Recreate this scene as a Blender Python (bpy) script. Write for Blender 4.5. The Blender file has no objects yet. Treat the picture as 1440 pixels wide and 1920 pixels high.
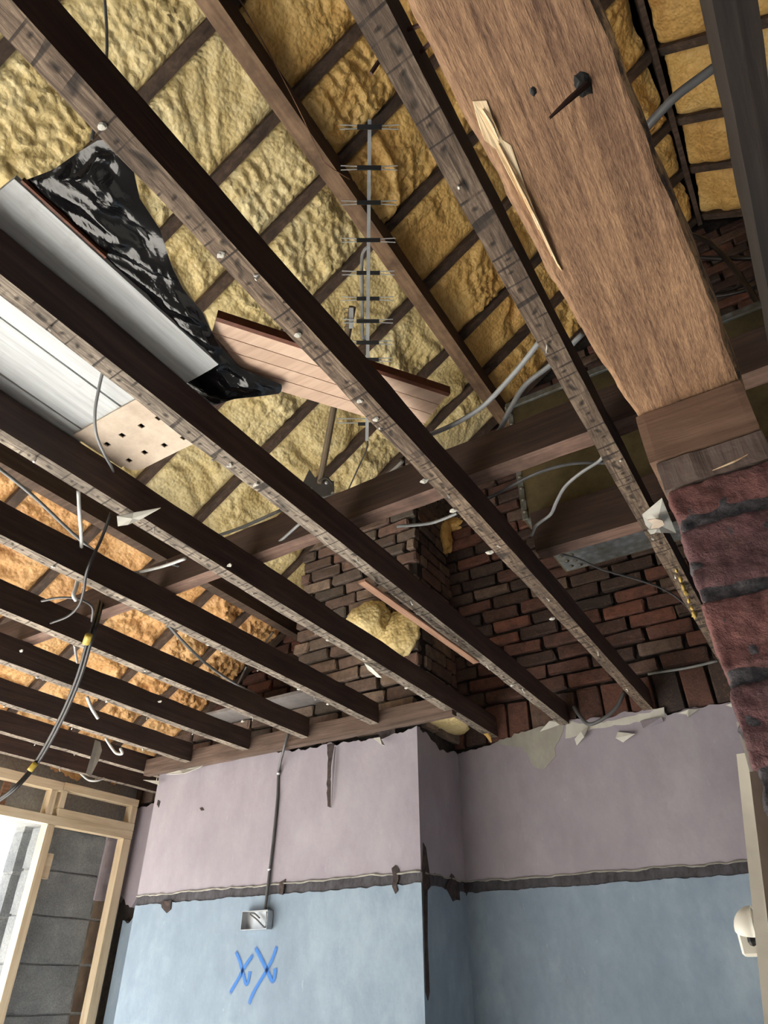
import bpy, math, random
import numpy as np
from mathutils import Matrix, Vector

# ------------------------------------------------------------------ camera
CAMZ = 1.5                                   # eye height; everything below is built relative to the eye, then lifted
F_PX, PITCH, YAW = 1261.95, math.radians(35.22), math.radians(32.2325)
sc = bpy.context.scene
COL = sc.collection
fw = Vector((-math.sin(YAW)*math.cos(PITCH), math.cos(YAW)*math.cos(PITCH), math.sin(PITCH)))
rt = Vector((math.cos(YAW), math.sin(YAW), 0)); up = rt.cross(fw)
cam = bpy.data.objects.new('camera', bpy.data.cameras.new('camera')); COL.objects.link(cam)
cam.data.sensor_fit = 'HORIZONTAL'; cam.data.sensor_width = 36; cam.data.lens = F_PX/1440*36
cam.data.clip_start = 0.01
Rm = Matrix((rt, up, -fw)).transposed().to_4x4(); Rm.translation = (0, 0, CAMZ)
cam.matrix_world = Rm; sc.camera = cam
# ------------------------------------------------------------------ light
w = bpy.data.worlds.new('overcast_sky'); sc.world = w; w.use_nodes = True
bg = w.node_tree.nodes['Background']; bg.inputs[0].default_value = (0.82, 0.91, 1.0, 1); bg.inputs[1].default_value = 3.4
sun = bpy.data.objects.new('sun', bpy.data.lights.new('sun', 'SUN')); COL.objects.link(sun)
sun.data.energy = 90; sun.data.angle = math.radians(1.5); sun.data.color = (1, 0.97, 0.92)
sun.rotation_euler = Vector((0.70, -0.40, -0.60)).to_track_quat('-Z', 'Y').to_euler()
def portal(name, loc, sx, sy, direction):
    l = bpy.data.lights.new(name, 'AREA'); l.shape = 'RECTANGLE'; l.size = sx; l.size_y = sy; l.cycles.is_portal = True
    o = bpy.data.objects.new(name, l); COL.objects.link(o); o.location = loc
    o.rotation_euler = Vector(direction).to_track_quat('-Z', 'Y').to_euler()
portal('window_portal', (-4.33, .75, 1.15), 2.4, 3.7, (1, 0, 0))
portal('rear_portal', (1.75, -3.02, 1.0), 1.2, 2.0, (0, 1, 0))
sc.view_settings.view_transform = 'Standard'; sc.view_settings.look = 'None'
sc.view_settings.gamma = 1; sc.view_settings.use_curve_mapping = False
sc.view_settings.exposure = -0.32

# ------------------------------------------------------------------ pixel rays -> points in the place (relative to the eye)
_r, _u, _f = np.array(rt), np.array(up), np.array(fw)
def ray(px, py): return _r*((px-720)/F_PX) - _u*((py-960)/F_PX) + _f
def Pz(px, py, z): d = ray(px, py); return d*(z/d[2])
def Py(px, py, y): d = ray(px, py); return d*(y/d[1])
def Px(px, py, x): d = ray(px, py); return d*(x/d[0])
def Pd(px, py, depth): return ray(px, py)*depth
TA = 0.667; RZ0 = 3.804; RIDGE_X, RIDGE_Z = 0.406, 4.075      # roof plane z = RZ0 + TA*x (left), mirrored right of ridge
def Pr(px, py, off=0.0): d = ray(px, py); return d*((RZ0-off)/(d[2]-TA*d[0]))
YA, YB = 3.2, 2.78                                            # gable plaster plane, chimney breast plane
H0, H1 = 1.03, 1.13                                           # joist underside and top

rng = np.random.default_rng(7); random.seed(7)
# ------------------------------------------------------------------ noise
def _hash(ix, iy, iz, s):
    n = (ix*374761393 + iy*668265263 + iz*2147483647 + s*1274126177) & 0xffffffff
    n = ((n ^ (n >> 13))*1274126177) & 0xffffffff
    n = ((n ^ (n >> 16))*2246822519) & 0xffffffff
    return ((n ^ (n >> 15)) & 0xffff)/65535.0
def vnoise(P, s=0):
    P = np.asarray(P, float); i = np.floor(P).astype(np.int64); f = P-i; f = f*f*(3-2*f)
    r = 0
    for a in (0, 1):
        for b in (0, 1):
            for c in (0, 1):
                wgt = (f[:, 0] if a else 1-f[:, 0])*(f[:, 1] if b else 1-f[:, 1])*(f[:, 2] if c else 1-f[:, 2])
                r = r + wgt*_hash(i[:, 0]+a, i[:, 1]+b, i[:, 2]+c, s)
    return r*2-1
def fbm(P, o=3, s=0):
    P = np.asarray(P, float); r = 0; a = 1.0
    for k in range(o): r = r + a*vnoise(P*2**k, s+k); a *= .5
    return r
def worley(P, s=0):
    i = np.floor(P).astype(np.int64); best = np.full(len(P), 9.0)
    for a in (-1, 0, 1):
        for b in (-1, 0, 1):
            cx, cy = i[:, 0]+a, i[:, 1]+b; z = np.zeros_like(cx)
            d = np.hypot(cx+_hash(cx, cy, z, s)-P[:, 0], cy+_hash(cx, cy, z+1, s)-P[:, 1]); best = np.minimum(best, d)
    return best

# ------------------------------------------------------------------ materials
MATS = {}
class NT:
    def __init__(s, name):
        m = bpy.data.materials.new(name); m.use_nodes = True; s.m = m; s.t = m.node_tree; s.b = s.t.nodes['Principled BSDF']; MATS[name] = m
        s.tc = s.t.nodes.new('ShaderNodeTexCoord'); s.oi = s.t.nodes.new('ShaderNodeObjectInfo')
    def n(s, typ, **kw):
        nd = s.t.nodes.new(typ)
        for k, v in kw.items():
            if k[0] == '_': setattr(nd, k[1:], v)
            else:
                key = {'i0': 0, 'i1': 1, 'i2': 2}.get(k, k.replace('_', ' '))
                if hasattr(v, 'is_output') or isinstance(v, bpy.types.NodeSocket): s.t.links.new(v, nd.inputs[key])
                else: nd.inputs[key].default_value = v
        return nd
    def math(s, op, a, b=0.0, c=False): return s.n('ShaderNodeMath', _operation=op, _use_clamp=c, i0=a, i1=b).outputs[0]
    def co(s, scale=(1, 1, 1), rand=True):
        v = s.tc.outputs['Object']
        if rand:
            c = s.n('ShaderNodeCombineXYZ', X=s.math('MULTIPLY', s.oi.outputs['Random'], 17.0), Y=s.math('MULTIPLY', s.oi.outputs['Random'], 31.0), Z=s.math('MULTIPLY', s.oi.outputs['Random'], 53.0)).outputs[0]
            v = s.n('ShaderNodeVectorMath', _operation='ADD', i0=v, i1=c).outputs[0]
        return s.n('ShaderNodeMapping', Vector=v, Scale=scale).outputs[0]
    def noise(s, scale, vec, detail=4, rough=.6, dist=0.0): return s.n('ShaderNodeTexNoise', Vector=vec, Scale=scale, Detail=detail, Roughness=rough, Distortion=dist).outputs['Fac']
    def voro(s, scale, vec, feature='F1', smooth=.5):
        nd = s.n('ShaderNodeTexVoronoi', _feature=feature, Vector=vec, Scale=scale)
        if feature == 'SMOOTH_F1': nd.inputs['Smoothness'].default_value = smooth
        return nd.outputs['Distance']
    def ramp(s, fac, stops):
        nd = s.n('ShaderNodeValToRGB', Fac=fac); cr = nd.color_ramp
        while len(cr.elements) < len(stops): cr.elements.new(.5)
        for e, (p, c) in zip(cr.elements, stops):
            e.position = p; e.color = (*(c if hasattr(c, '__len__') else (c, c, c)), 1)
        return nd.outputs[0]
    def mix(s, fac, a, b, mode='MIX'):
        nd = s.t.nodes.new('ShaderNodeMix'); nd.data_type = 'RGBA'; nd.blend_type = mode
        for k, v in ((0, fac), (6, a), (7, b)):
            if isinstance(v, bpy.types.NodeSocket): s.t.links.new(v, nd.inputs[k])
            else: nd.inputs[k].default_value = v if k == 0 else (*v, 1)
        return nd.outputs[2]
    def done(s, col=None, rough=.8, bump=None, dist=.003, strength=1.0, **kw):
        if col is not None:
            if isinstance(col, bpy.types.NodeSocket): s.t.links.new(col, s.b.inputs['Base Color'])
            else: s.b.inputs['Base Color'].default_value = (*col, 1)
        if isinstance(rough, bpy.types.NodeSocket): s.t.links.new(rough, s.b.inputs['Roughness'])
        else: s.b.inputs['Roughness'].default_value = rough
        if bump is not None:
            bn = s.n('ShaderNodeBump', Height=bump, Distance=dist, Strength=strength); s.t.links.new(bn.outputs[0], s.b.inputs['Normal'])
        for k, v in kw.items(): s.b.inputs[k.replace('_', ' ')].default_value = v
        return s.m
def srgb(r, g, b): return tuple(((c/255)/12.92 if c/255 <= .04045 else ((c/255+.055)/1.055)**2.4) for c in (r, g, b))

def wood(name, dark, mid, light, axis=1, grain=60, bump=.002, rough=.8, dirt=None):
    t = NT(name); sc3 = [grain]*3; sc3[axis] = grain*.06
    g = t.noise(1.0, t.co(tuple(sc3)), 5, .65, .6); big = t.noise(3.0, t.co(), 3, .6)
    f = t.math('ADD', t.math('MULTIPLY', g, .7), t.math('MULTIPLY', big, .3))
    c = t.ramp(f, [(.32, dark), (.5, mid), (.68, light)])
    if dirt: c = t.mix(t.ramp(t.noise(5, t.co(), 4, .7), [(.45, 0.), (.7, .8)]), c, dirt)
    return t.done(c, rough, g, bump, .8)
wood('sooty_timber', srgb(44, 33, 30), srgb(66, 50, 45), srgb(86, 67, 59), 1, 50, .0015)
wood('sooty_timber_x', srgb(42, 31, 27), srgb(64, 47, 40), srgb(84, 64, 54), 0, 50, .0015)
wood('rafter_timber', srgb(58, 46, 40), srgb(88, 71, 60), srgb(120, 98, 82), 0, 45, .0015, .8, srgb(50, 42, 36))
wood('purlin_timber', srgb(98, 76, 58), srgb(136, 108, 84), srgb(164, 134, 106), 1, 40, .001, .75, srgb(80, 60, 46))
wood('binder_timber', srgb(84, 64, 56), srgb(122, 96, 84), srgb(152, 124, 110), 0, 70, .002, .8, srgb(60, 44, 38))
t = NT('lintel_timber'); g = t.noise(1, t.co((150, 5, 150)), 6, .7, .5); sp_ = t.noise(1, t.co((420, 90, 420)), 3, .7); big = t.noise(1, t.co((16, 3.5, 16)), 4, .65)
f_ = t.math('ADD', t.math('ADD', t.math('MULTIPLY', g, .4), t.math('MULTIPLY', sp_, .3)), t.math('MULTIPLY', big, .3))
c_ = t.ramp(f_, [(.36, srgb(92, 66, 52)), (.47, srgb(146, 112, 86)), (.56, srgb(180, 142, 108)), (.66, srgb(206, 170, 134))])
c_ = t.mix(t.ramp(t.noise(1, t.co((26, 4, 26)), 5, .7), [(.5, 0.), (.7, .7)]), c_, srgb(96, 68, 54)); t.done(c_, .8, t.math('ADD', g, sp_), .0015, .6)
wood('fresh_wood', srgb(196, 156, 110), srgb(236, 208, 166), srgb(250, 232, 200), 1, 160, .002, .7)
wood('pad_timber', srgb(90, 68, 56), srgb(124, 96, 78), srgb(150, 120, 100), 0, 60, .0015, .8)
wood('trimmer_timber', srgb(62, 50, 44), srgb(92, 75, 66), srgb(120, 100, 88), 0, 60, .0018, .85)
wood('pad_timber_grey', srgb(80, 68, 62), srgb(116, 100, 92), srgb(150, 134, 124), 2, 60, .0025, .85)
wood('new_pine', srgb(204, 180, 146), srgb(226, 206, 174), srgb(238, 224, 198), 1, 40, .0008, .65)
wood('new_pine_v', srgb(204, 180, 146), srgb(226, 206, 174), srgb(238, 224, 198), 2, 40, .0008, .65)
wood('pine_board', srgb(186, 154, 132), srgb(212, 182, 160), srgb(226, 200, 178), 0, 40, .0006, .6)
wood('brown_moulding', srgb(70, 36, 22), srgb(104, 56, 34), srgb(130, 76, 50), 0, 40, .0008, .55)
wood('lath_timber', srgb(104, 76, 60), srgb(150, 114, 92), srgb(178, 142, 118), 1, 60, .001, .75)

t = NT('waney_edge'); n = t.noise(1, t.co((60, 22, 60)), 5, .7); t.done(t.ramp(n, [(.34, srgb(70, 66, 70)), (.44, srgb(136, 110, 88)), (.52, srgb(212, 172, 128))]), .85, n, .003, 1)
wood('shaded_timber', srgb(26, 22, 20), srgb(38, 32, 30), srgb(54, 46, 42), 1, 50, .0015)  # darker joist copy: shade on the joist beside the lintel put into its colour
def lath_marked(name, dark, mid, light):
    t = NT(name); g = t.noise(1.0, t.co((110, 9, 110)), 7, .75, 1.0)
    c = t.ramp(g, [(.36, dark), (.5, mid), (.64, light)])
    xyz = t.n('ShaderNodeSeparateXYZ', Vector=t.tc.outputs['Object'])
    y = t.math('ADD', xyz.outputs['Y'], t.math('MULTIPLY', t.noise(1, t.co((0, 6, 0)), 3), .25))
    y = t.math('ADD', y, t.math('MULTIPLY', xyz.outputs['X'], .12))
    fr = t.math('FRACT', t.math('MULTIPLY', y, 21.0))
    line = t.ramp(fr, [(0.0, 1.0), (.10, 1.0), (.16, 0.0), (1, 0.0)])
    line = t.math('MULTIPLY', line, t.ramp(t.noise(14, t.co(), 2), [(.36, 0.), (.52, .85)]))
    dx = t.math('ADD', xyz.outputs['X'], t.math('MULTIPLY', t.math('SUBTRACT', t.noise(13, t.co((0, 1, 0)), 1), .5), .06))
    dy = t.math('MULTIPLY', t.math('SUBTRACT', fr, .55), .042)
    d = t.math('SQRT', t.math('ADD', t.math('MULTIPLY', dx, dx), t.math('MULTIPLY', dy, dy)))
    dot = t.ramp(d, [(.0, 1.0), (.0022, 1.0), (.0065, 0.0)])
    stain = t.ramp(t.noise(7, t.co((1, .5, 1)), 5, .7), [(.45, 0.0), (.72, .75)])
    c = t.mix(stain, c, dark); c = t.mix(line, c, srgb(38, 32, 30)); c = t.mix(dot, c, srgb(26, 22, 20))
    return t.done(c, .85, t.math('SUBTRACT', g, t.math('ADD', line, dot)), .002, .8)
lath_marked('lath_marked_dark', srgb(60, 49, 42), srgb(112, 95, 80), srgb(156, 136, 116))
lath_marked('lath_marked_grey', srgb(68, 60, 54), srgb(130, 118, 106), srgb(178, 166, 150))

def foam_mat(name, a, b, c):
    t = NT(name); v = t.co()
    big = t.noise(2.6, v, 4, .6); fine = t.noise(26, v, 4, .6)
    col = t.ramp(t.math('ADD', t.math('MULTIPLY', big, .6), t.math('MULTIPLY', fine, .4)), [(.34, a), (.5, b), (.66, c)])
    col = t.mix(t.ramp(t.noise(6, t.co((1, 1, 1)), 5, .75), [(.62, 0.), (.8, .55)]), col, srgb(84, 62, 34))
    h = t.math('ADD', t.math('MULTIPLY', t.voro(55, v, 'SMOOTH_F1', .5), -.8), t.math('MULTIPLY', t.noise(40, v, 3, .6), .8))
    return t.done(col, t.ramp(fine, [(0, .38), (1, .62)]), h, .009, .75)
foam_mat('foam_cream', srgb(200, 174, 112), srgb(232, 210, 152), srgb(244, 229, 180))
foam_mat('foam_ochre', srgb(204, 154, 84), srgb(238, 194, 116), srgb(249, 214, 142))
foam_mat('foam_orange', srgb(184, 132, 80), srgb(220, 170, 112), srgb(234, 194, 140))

def brick_mat(name, cols, soot, bump=.004):
    t = NT(name); v = t.co()
    base = t.ramp(t.oi.outputs['Random'], [(i/(len(cols)-1), c) for i, c in enumerate(cols)])
    n1 = t.noise(20, v, 6, .75); n2 = t.noise(90, v, 5, .75)
    c = t.mix(t.ramp(n1, [(.35, .0), (.7, .75)]), base, soot)
    c = t.mix(t.ramp(n2, [(.55, .0), (.75, .35)]), c, srgb(168, 130, 112))
    return t.done(c, .9, t.math('ADD', n1, n2), bump, .9)
brick_mat('gable_brick', [srgb(84, 62, 56), srgb(118, 78, 66), srgb(60, 50, 47), srgb(136, 88, 74), srgb(70, 55, 50), srgb(122, 102, 90), srgb(94, 64, 56), srgb(56, 48, 45)], srgb(44, 38, 36))
brick_mat('stack_brick', [srgb(128, 112, 102), srgb(142, 110, 98), srgb(106, 97, 90), srgb(160, 138, 122), srgb(116, 95, 86), srgb(98, 88, 81)], srgb(62, 56, 53))
brick_mat('pier_brick', [srgb(132, 88, 86), srgb(146, 94, 86), srgb(122, 86, 88)], srgb(58, 48, 52), .007)
t = NT('sooty_mortar'); n = t.noise(40, t.co(), 5, .7); t.done(t.ramp(n, [(.3, srgb(24, 21, 20)), (.7, srgb(62, 54, 50))]), .95, n, .006, 1)
t = NT('pier_mortar'); n = t.noise(90, t.co(), 6, .75); t.done(t.ramp(n, [(.3, srgb(44, 42, 46)), (.55, srgb(92, 88, 92)), (.75, srgb(136, 130, 130))]), .95, n, .006, 1)
def plaster(name, a, b, c, grime, spots=.0):
    t = NT(name); v = t.co((1, 1, .6)); big = t.noise(2.2, v, 5, .65); mid = t.noise(9, v, 5, .7); fi = t.noise(60, v, 3, .6)
    col = t.ramp(t.math('ADD', t.math('MULTIPLY', big, .6), t.math('MULTIPLY', mid, .4)), [(.34, a), (.5, b), (.66, c)])
    col = t.mix(t.ramp(t.noise(3.5, t.co((1, 1, .4)), 6, .75), [(.58, 0.), (.8, spots)]), col, grime)
    sc_ = t.ramp(t.noise(1, t.co((30, 30, 9)), 4, .8), [(.66, 0.), (.74, .5)])
    col = t.mix(sc_, col, tuple(min(1, x*1.25) for x in c))
    return t.done(col, .7, t.math('ADD', t.math('MULTIPLY', mid, 1.0), t.math('MULTIPLY', fi, .3)), .004, .5)
plaster('pink_plaster', srgb(142, 134, 145), srgb(154, 147, 157), srgb(165, 160, 168), srgb(120, 104, 112), .35)
plaster('blue_plaster', srgb(118, 135, 153), srgb(132, 150, 168), srgb(152, 170, 185), srgb(110, 116, 124), .45)
plaster('bare_plaster', srgb(124, 122, 114), srgb(146, 144, 136), srgb(168, 166, 157), srgb(96, 90, 80), .6)
plaster('torn_plaster', srgb(170, 167, 158), srgb(194, 192, 184), srgb(212, 211, 205), srgb(140, 126, 104), .5)
plaster('grey_slab', srgb(96, 92, 92), srgb(122, 118, 118), srgb(148, 144, 144), srgb(60, 56, 54), .6)
plaster('grimy_render', srgb(74, 64, 56), srgb(112, 96, 84), srgb(152, 136, 118), srgb(44, 34, 30), .8)
t = NT('black_band'); n = t.noise(30, t.co((1, 1, .5)), 5, .7); t.done(t.ramp(n, [(.3, srgb(42, 40, 44)), (.7, srgb(84, 82, 88))]), .8, n, .003, .8)
t = NT('dark_gouge'); n = t.noise(40, t.co(), 4); t.done(t.ramp(n, [(.3, srgb(34, 28, 28)), (.7, srgb(74, 62, 60))]), .9, n, .004, 1)
t = NT('concrete_block'); n = t.noise(120, t.co(), 4, .8); m_ = t.noise(6, t.co(), 3); t.done(t.ramp(t.math('ADD', t.math('MULTIPLY', n, .6), t.math('MULTIPLY', m_, .4)), [(.35, srgb(112, 116, 122)), (.5, srgb(140, 144, 148)), (.68, srgb(172, 174, 174))]), .95, n, .004, .9)
t = NT('block_mortar'); n = t.noise(60, t.co(), 4); t.done(t.ramp(n, [(.3, srgb(140, 142, 144)), (.7, srgb(170, 172, 172))]), .95, n, .003)
t = NT('concrete_floor'); n = t.noise(4, t.co(), 6, .7); t.done(t.ramp(n, [(.3, srgb(186, 184, 180)), (.7, srgb(214, 212, 206))]), .9, n, .004)
t = NT('rendered_wall'); n = t.noise(5, t.co(), 5); t.done(t.ramp(n, [(.3, srgb(130, 122, 118)), (.7, srgb(160, 152, 146))]), .9, n, .004)
t = NT('galvanised'); v = t.co(); n = t.noise(14, v, 5, .7); sp = t.voro(38, v)
t.done(t.mix(t.ramp(n, [(.42, 0.), (.66, .85)]), t.ramp(sp, [(0, srgb(150, 154, 156)), (.7, srgb(116, 120, 122))]), srgb(92, 88, 72)), t.ramp(n, [(0, .42), (1, .7)]), n, .002, .4, Metallic=.55)
t = NT('tank_side'); n = t.noise(9, t.co(), 5, .7); t.done(t.ramp(n, [(.3, srgb(70, 62, 42)), (.7, srgb(110, 98, 70))]), .6, n, .002, .5, Metallic=.3)
t = NT('white_paint'); g = t.noise(1, t.co((60, 3, 60)), 5, .7); d_ = t.noise(5, t.co(), 5, .75)
t.done(t.mix(t.ramp(d_, [(.58, 0.), (.78, .5)]), t.ramp(g, [(.35, srgb(176, 180, 184)), (.65, srgb(208, 212, 214))]), srgb(120, 116, 110)), .5, g, .0015, .6)
t = NT('beige_hardboard'); n = t.noise(7, t.co(), 5, .7); t.done(t.ramp(n, [(.35, srgb(186, 168, 150)), (.65, srgb(224, 208, 190))]), .7, n, .0008, .4)
t = NT('black_polythene'); n = t.noise(9, t.co(), 4, .6, 1.2); n2 = t.noise(26, t.co((1, .5, 1)), 3, .6, 1.5)
t.done(srgb(13, 13, 15), .16, t.math('ADD', n, t.math('MULTIPLY', n2, .25)), .012, .3, IOR=1.5)
def plain(name, c, rough=.5, metal=0.0, var=.15):
    t = NT(name); n = t.noise(20, t.co(), 3); lo = tuple(x*(1-var) for x in c); hi = tuple(min(1, x*(1+var)) for x in c)
    return t.done(t.ramp(n, [(.3, lo), (.7, hi)]), rough, Metallic=metal)
plain('grey_pvc', srgb(132, 134, 136), .4); plain('white_pvc', srgb(200, 202, 202), .35); plain('black_pvc', srgb(36, 34, 36), .4)
plain('dark_grey_pvc', srgb(84, 84, 86), .4); plain('yellow_tape', srgb(170, 146, 56), .4); plain('aluminium', srgb(196, 200, 202), .42, .25)
plain('zinc', srgb(186, 190, 194), .35, .5); plain('black_plastic', srgb(24, 24, 24), .5); plain('rusty_iron', srgb(74, 50, 42), .75, .3, .4)
plain('bright_nail', srgb(214, 210, 204), .4, .5); plain('dull_steel', srgb(104, 98, 88), .55, .6); plain('paper', srgb(178, 176, 168), .8)
plain('white_plastic', srgb(228, 224, 212), .4); plain('mast_pipe', srgb(112, 98, 80), .6, .4); plain('dark_bracket', srgb(76, 72, 66), .55, .5)
plain('foam_crumb', srgb(196, 166, 92), .7, 0, .3); plain('outdoor_ground', srgb(150, 146, 138), .95)
t = NT('spray_paint'); at = t.n('ShaderNodeAttribute', _attribute_name='fade'); tr = t.n('ShaderNodeBsdfTransparent')
t.done(srgb(40, 116, 200), .55); mx = t.n('ShaderNodeMixShader', i0=at.outputs['Fac'], i1=tr.outputs[0], i2=t.b.outputs[0])
t.t.links.new(mx.outputs[0], t.t.nodes['Material Output'].inputs[0])

# ------------------------------------------------------------------ mesh helpers
def tag(o, label=None, cat=None, group=None, kind=None):
    if label: o['label'] = label
    if cat: o['category'] = cat
    if group: o['group'] = group
    if kind: o['kind'] = kind
    return o
def empty(name, loc, label=None, cat=None, group=None, kind=None):
    o = bpy.data.objects.new(name, None); COL.objects.link(o); o.location = tuple(loc); o.empty_display_size = .05
    return tag(o, label, cat, group, kind)
def mesh(name, V, F, mats, idx=None, smooth=False):
    me = bpy.data.meshes.new(name); V = np.asarray(V, float)
    if isinstance(F, np.ndarray) and F.ndim == 2:
        n, k = F.shape; me.vertices.add(len(V)); me.vertices.foreach_set('co', V.ravel()); me.loops.add(n*k); me.polygons.add(n)
        me.loops.foreach_set('vertex_index', F.ravel().astype(np.int32)); me.polygons.foreach_set('loop_start', np.arange(0, n*k, k, dtype=np.int32)); me.polygons.foreach_set('loop_total', np.full(n, k, np.int32))
        me.update(calc_edges=True)
    else: me.from_pydata([tuple(v) for v in V], [], [tuple(f) for f in F])
    for m in ([mats] if isinstance(mats, str) else mats): me.materials.append(MATS[m])
    if idx is not None: me.polygons.foreach_set('material_index', np.asarray(idx, np.int32))
    me.polygons.foreach_set('use_smooth', np.full(len(me.polygons), smooth)); me.validate(); me.update()
    return me
def add(name, VF, mats, parent=None, idx=None, smooth=False, label=None, cat=None, group=None, kind=None):
    V, F = np.asarray(VF[0], float), VF[1]
    c = (V.min(0)+V.max(0))/2; c[2] = V[:, 2].min()
    o = bpy.data.objects.new(name, mesh(name, V-c, F, mats, idx, smooth)); COL.objects.link(o)
    if parent is not None:
        o.parent = parent; p = np.array(parent.location); q = parent.parent
        while q is not None: p = p+np.array(q.location); q = q.parent
        o.location = tuple(c-p)
    else: o.location = tuple(c)
    return tag(o, label, cat, group, kind)
def join(*vfs):
    V, F, n = [], [], 0
    for v, f in vfs:
        V.append(np.asarray(v, float)); F += [tuple(int(i)+n for i in q) for q in f]; n += len(v)
    return np.concatenate(V), F
def cbox(x0, x1, y0, y1, z0, z1, ch=.003):
    """chamfered box, 24 vertices"""
    X, Y, Z = (x0, x1), (y0, y1), (z0, z1); V = []; id_ = {}
    for a in (0, 1):
        for b in (0, 1):
            for c in (0, 1):
                s = (1 if a == 0 else -1, 1 if b == 0 else -1, 1 if c == 0 else -1)
                for ax in range(3):
                    p = [X[a]+s[0]*ch, Y[b]+s[1]*ch, Z[c]+s[2]*ch]; p[ax] = (X[a], Y[b], Z[c])[ax]
                    id_[a, b, c, ax] = len(V); V.append(p)
    F = []
    for ax in range(3):
        o1, o2 = [(1, 2), (2, 0), (0, 1)][ax]
        for s in (0, 1):
            q = []
            for (u, v) in ((0, 0), (1, 0), (1, 1), (0, 1)):
                k = [0, 0, 0]; k[ax] = s; k[o1] = u; k[o2] = v; q.append(id_[k[0], k[1], k[2], ax])
            F.append(tuple(q if s else q[::-1]))
    for ax in range(3):
        o1, o2 = [(1, 2), (2, 0), (0, 1)][ax]
        for u in (0, 1):
            for v in (0, 1):
                k0 = [0, 0, 0]; k0[o1] = u; k0[o2] = v; k1 = list(k0); k1[ax] = 1
                q = [id_[(*k0, o1)], id_[(*k0, o2)], id_[(*k1, o2)], id_[(*k1, o1)]]; F.append(tuple(q))
    for a in (0, 1):
        for b in (0, 1):
            for c in (0, 1): F.append((id_[a, b, c, 0], id_[a, b, c, 1], id_[a, b, c, 2]))
    return np.array(V), fix_normals(np.array(V), F)
def fix_normals(V, F):
    """orient faces of a convex-ish closed solid outward from its centre"""
    c = V.mean(0); out = []
    for f in F:
        p = V[list(f)]; n = np.cross(p[1]-p[0], p[2]-p[0])
        out.append(f if np.dot(n, p.mean(0)-c) >= 0 else tuple(f[::-1]))
    return out
def rbox(x0, x1, y0, y1, z0, z1, step, r=.004, amp=.0015, freq=12, seed=0, stretch=(1, 1, 1)):
    """gridded box with rounded edges and a rough surface"""
    lo, hi = np.array([x0, y0, z0]), np.array([x1, y1, z1]); st = np.array(step if hasattr(step, '__len__') else [step]*3, float)
    ns = np.maximum(1, np.round((hi-lo)/st).astype(int)); V, F, n0 = [], [], 0
    for ax in range(3):
        o1, o2 = [(1, 2), (2, 0), (0, 1)][ax]
        for s in (0, 1):
            a = np.linspace(lo[o1], hi[o1], ns[o1]+1); b = np.linspace(lo[o2], hi[o2], ns[o2]+1)
            A, B = np.meshgrid(a, b, indexing='ij'); P = np.zeros((A.size, 3)); P[:, o1] = A.ravel(); P[:, o2] = B.ravel(); P[:, ax] = (lo, hi)[s][ax]
            m = len(b); i, j = np.meshgrid(np.arange(ns[o1]), np.arange(ns[o2]), indexing='ij'); k = (i*m+j).ravel()
            q = np.stack([k, k+m, k+m+1, k+1], 1); q = q if s else q[:, ::-1]; V.append(P); F.append(q+n0); n0 += len(P)
    V = np.concatenate(V); F = np.concatenate(F)
    _, fi, inv = np.unique(np.round(V, 5), axis=0, return_index=True, return_inverse=True); V = V[fi]; F = inv.reshape(-1)[F]
    inner = np.clip(V, lo+r, hi-r); d = V-inner; L = np.linalg.norm(d, axis=1, keepdims=True); L[L == 0] = 1
    nrm = d/L; V = inner+nrm*r
    V = V+nrm*(amp*fbm(V*freq*np.array(stretch)+seed*7.3, 3, seed))[:, None]
    return V, F
def fnormals(V, F): p = V[F]; n = np.cross(p[:, 1]-p[:, 0], p[:, 2]-p[:, 0]); return n/(np.linalg.norm(n, axis=1, keepdims=True)+1e-12)
def spline(pts, sub=6):
    p = np.array(pts, float)
    if len(p) < 3: return p if len(p) < 2 else np.array([p[0]+(p[1]-p[0])*t for t in np.linspace(0, 1, 4)])
    q = np.vstack([2*p[0]-p[1], p, 2*p[-1]-p[-2]]); out = []
    for i in range(1, len(q)-2):
        for t in np.linspace(0, 1, sub, endpoint=False):
            a, b, c, d = q[i-1:i+3]; out.append(.5*(2*b+(c-a)*t+(2*a-5*b+4*c-d)*t*t+(3*b-a-3*c+d)*t**3))
    out.append(p[-1]); return np.array(out)
def tube(pts, r, n=8, smooth=True, sub=6, flat=1.0):
    p = spline(pts, sub) if smooth else np.array(pts, float); T = np.gradient(p, axis=0); T /= np.linalg.norm(T, axis=1, keepdims=True)+1e-12
    ref = np.array([0, 0, 1.]) if abs(T[:, 2]).mean() < .8 else np.array([1., 0, 0]); V, F = [], []
    R = np.full(len(p), r) if not hasattr(r, '__len__') else np.interp(np.linspace(0, 1, len(p)), np.linspace(0, 1, len(r)), r)
    for i in range(len(p)):
        a = np.cross(T[i], ref); a /= np.linalg.norm(a)+1e-12; b = np.cross(T[i], a)
        for k in range(n): an = 2*math.pi*k/n; V.append(p[i]+R[i]*(math.cos(an)*a+flat*math.sin(an)*b))
    for i in range(len(p)-1):
        for k in range(n): F.append((i*n+k, i*n+(k+1) % n, (i+1)*n+(k+1) % n, (i+1)*n+k))
    F.append(tuple(range(n))[::-1]); F.append(tuple(range((len(p)-1)*n, len(p)*n))); return np.array(V), F
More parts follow.
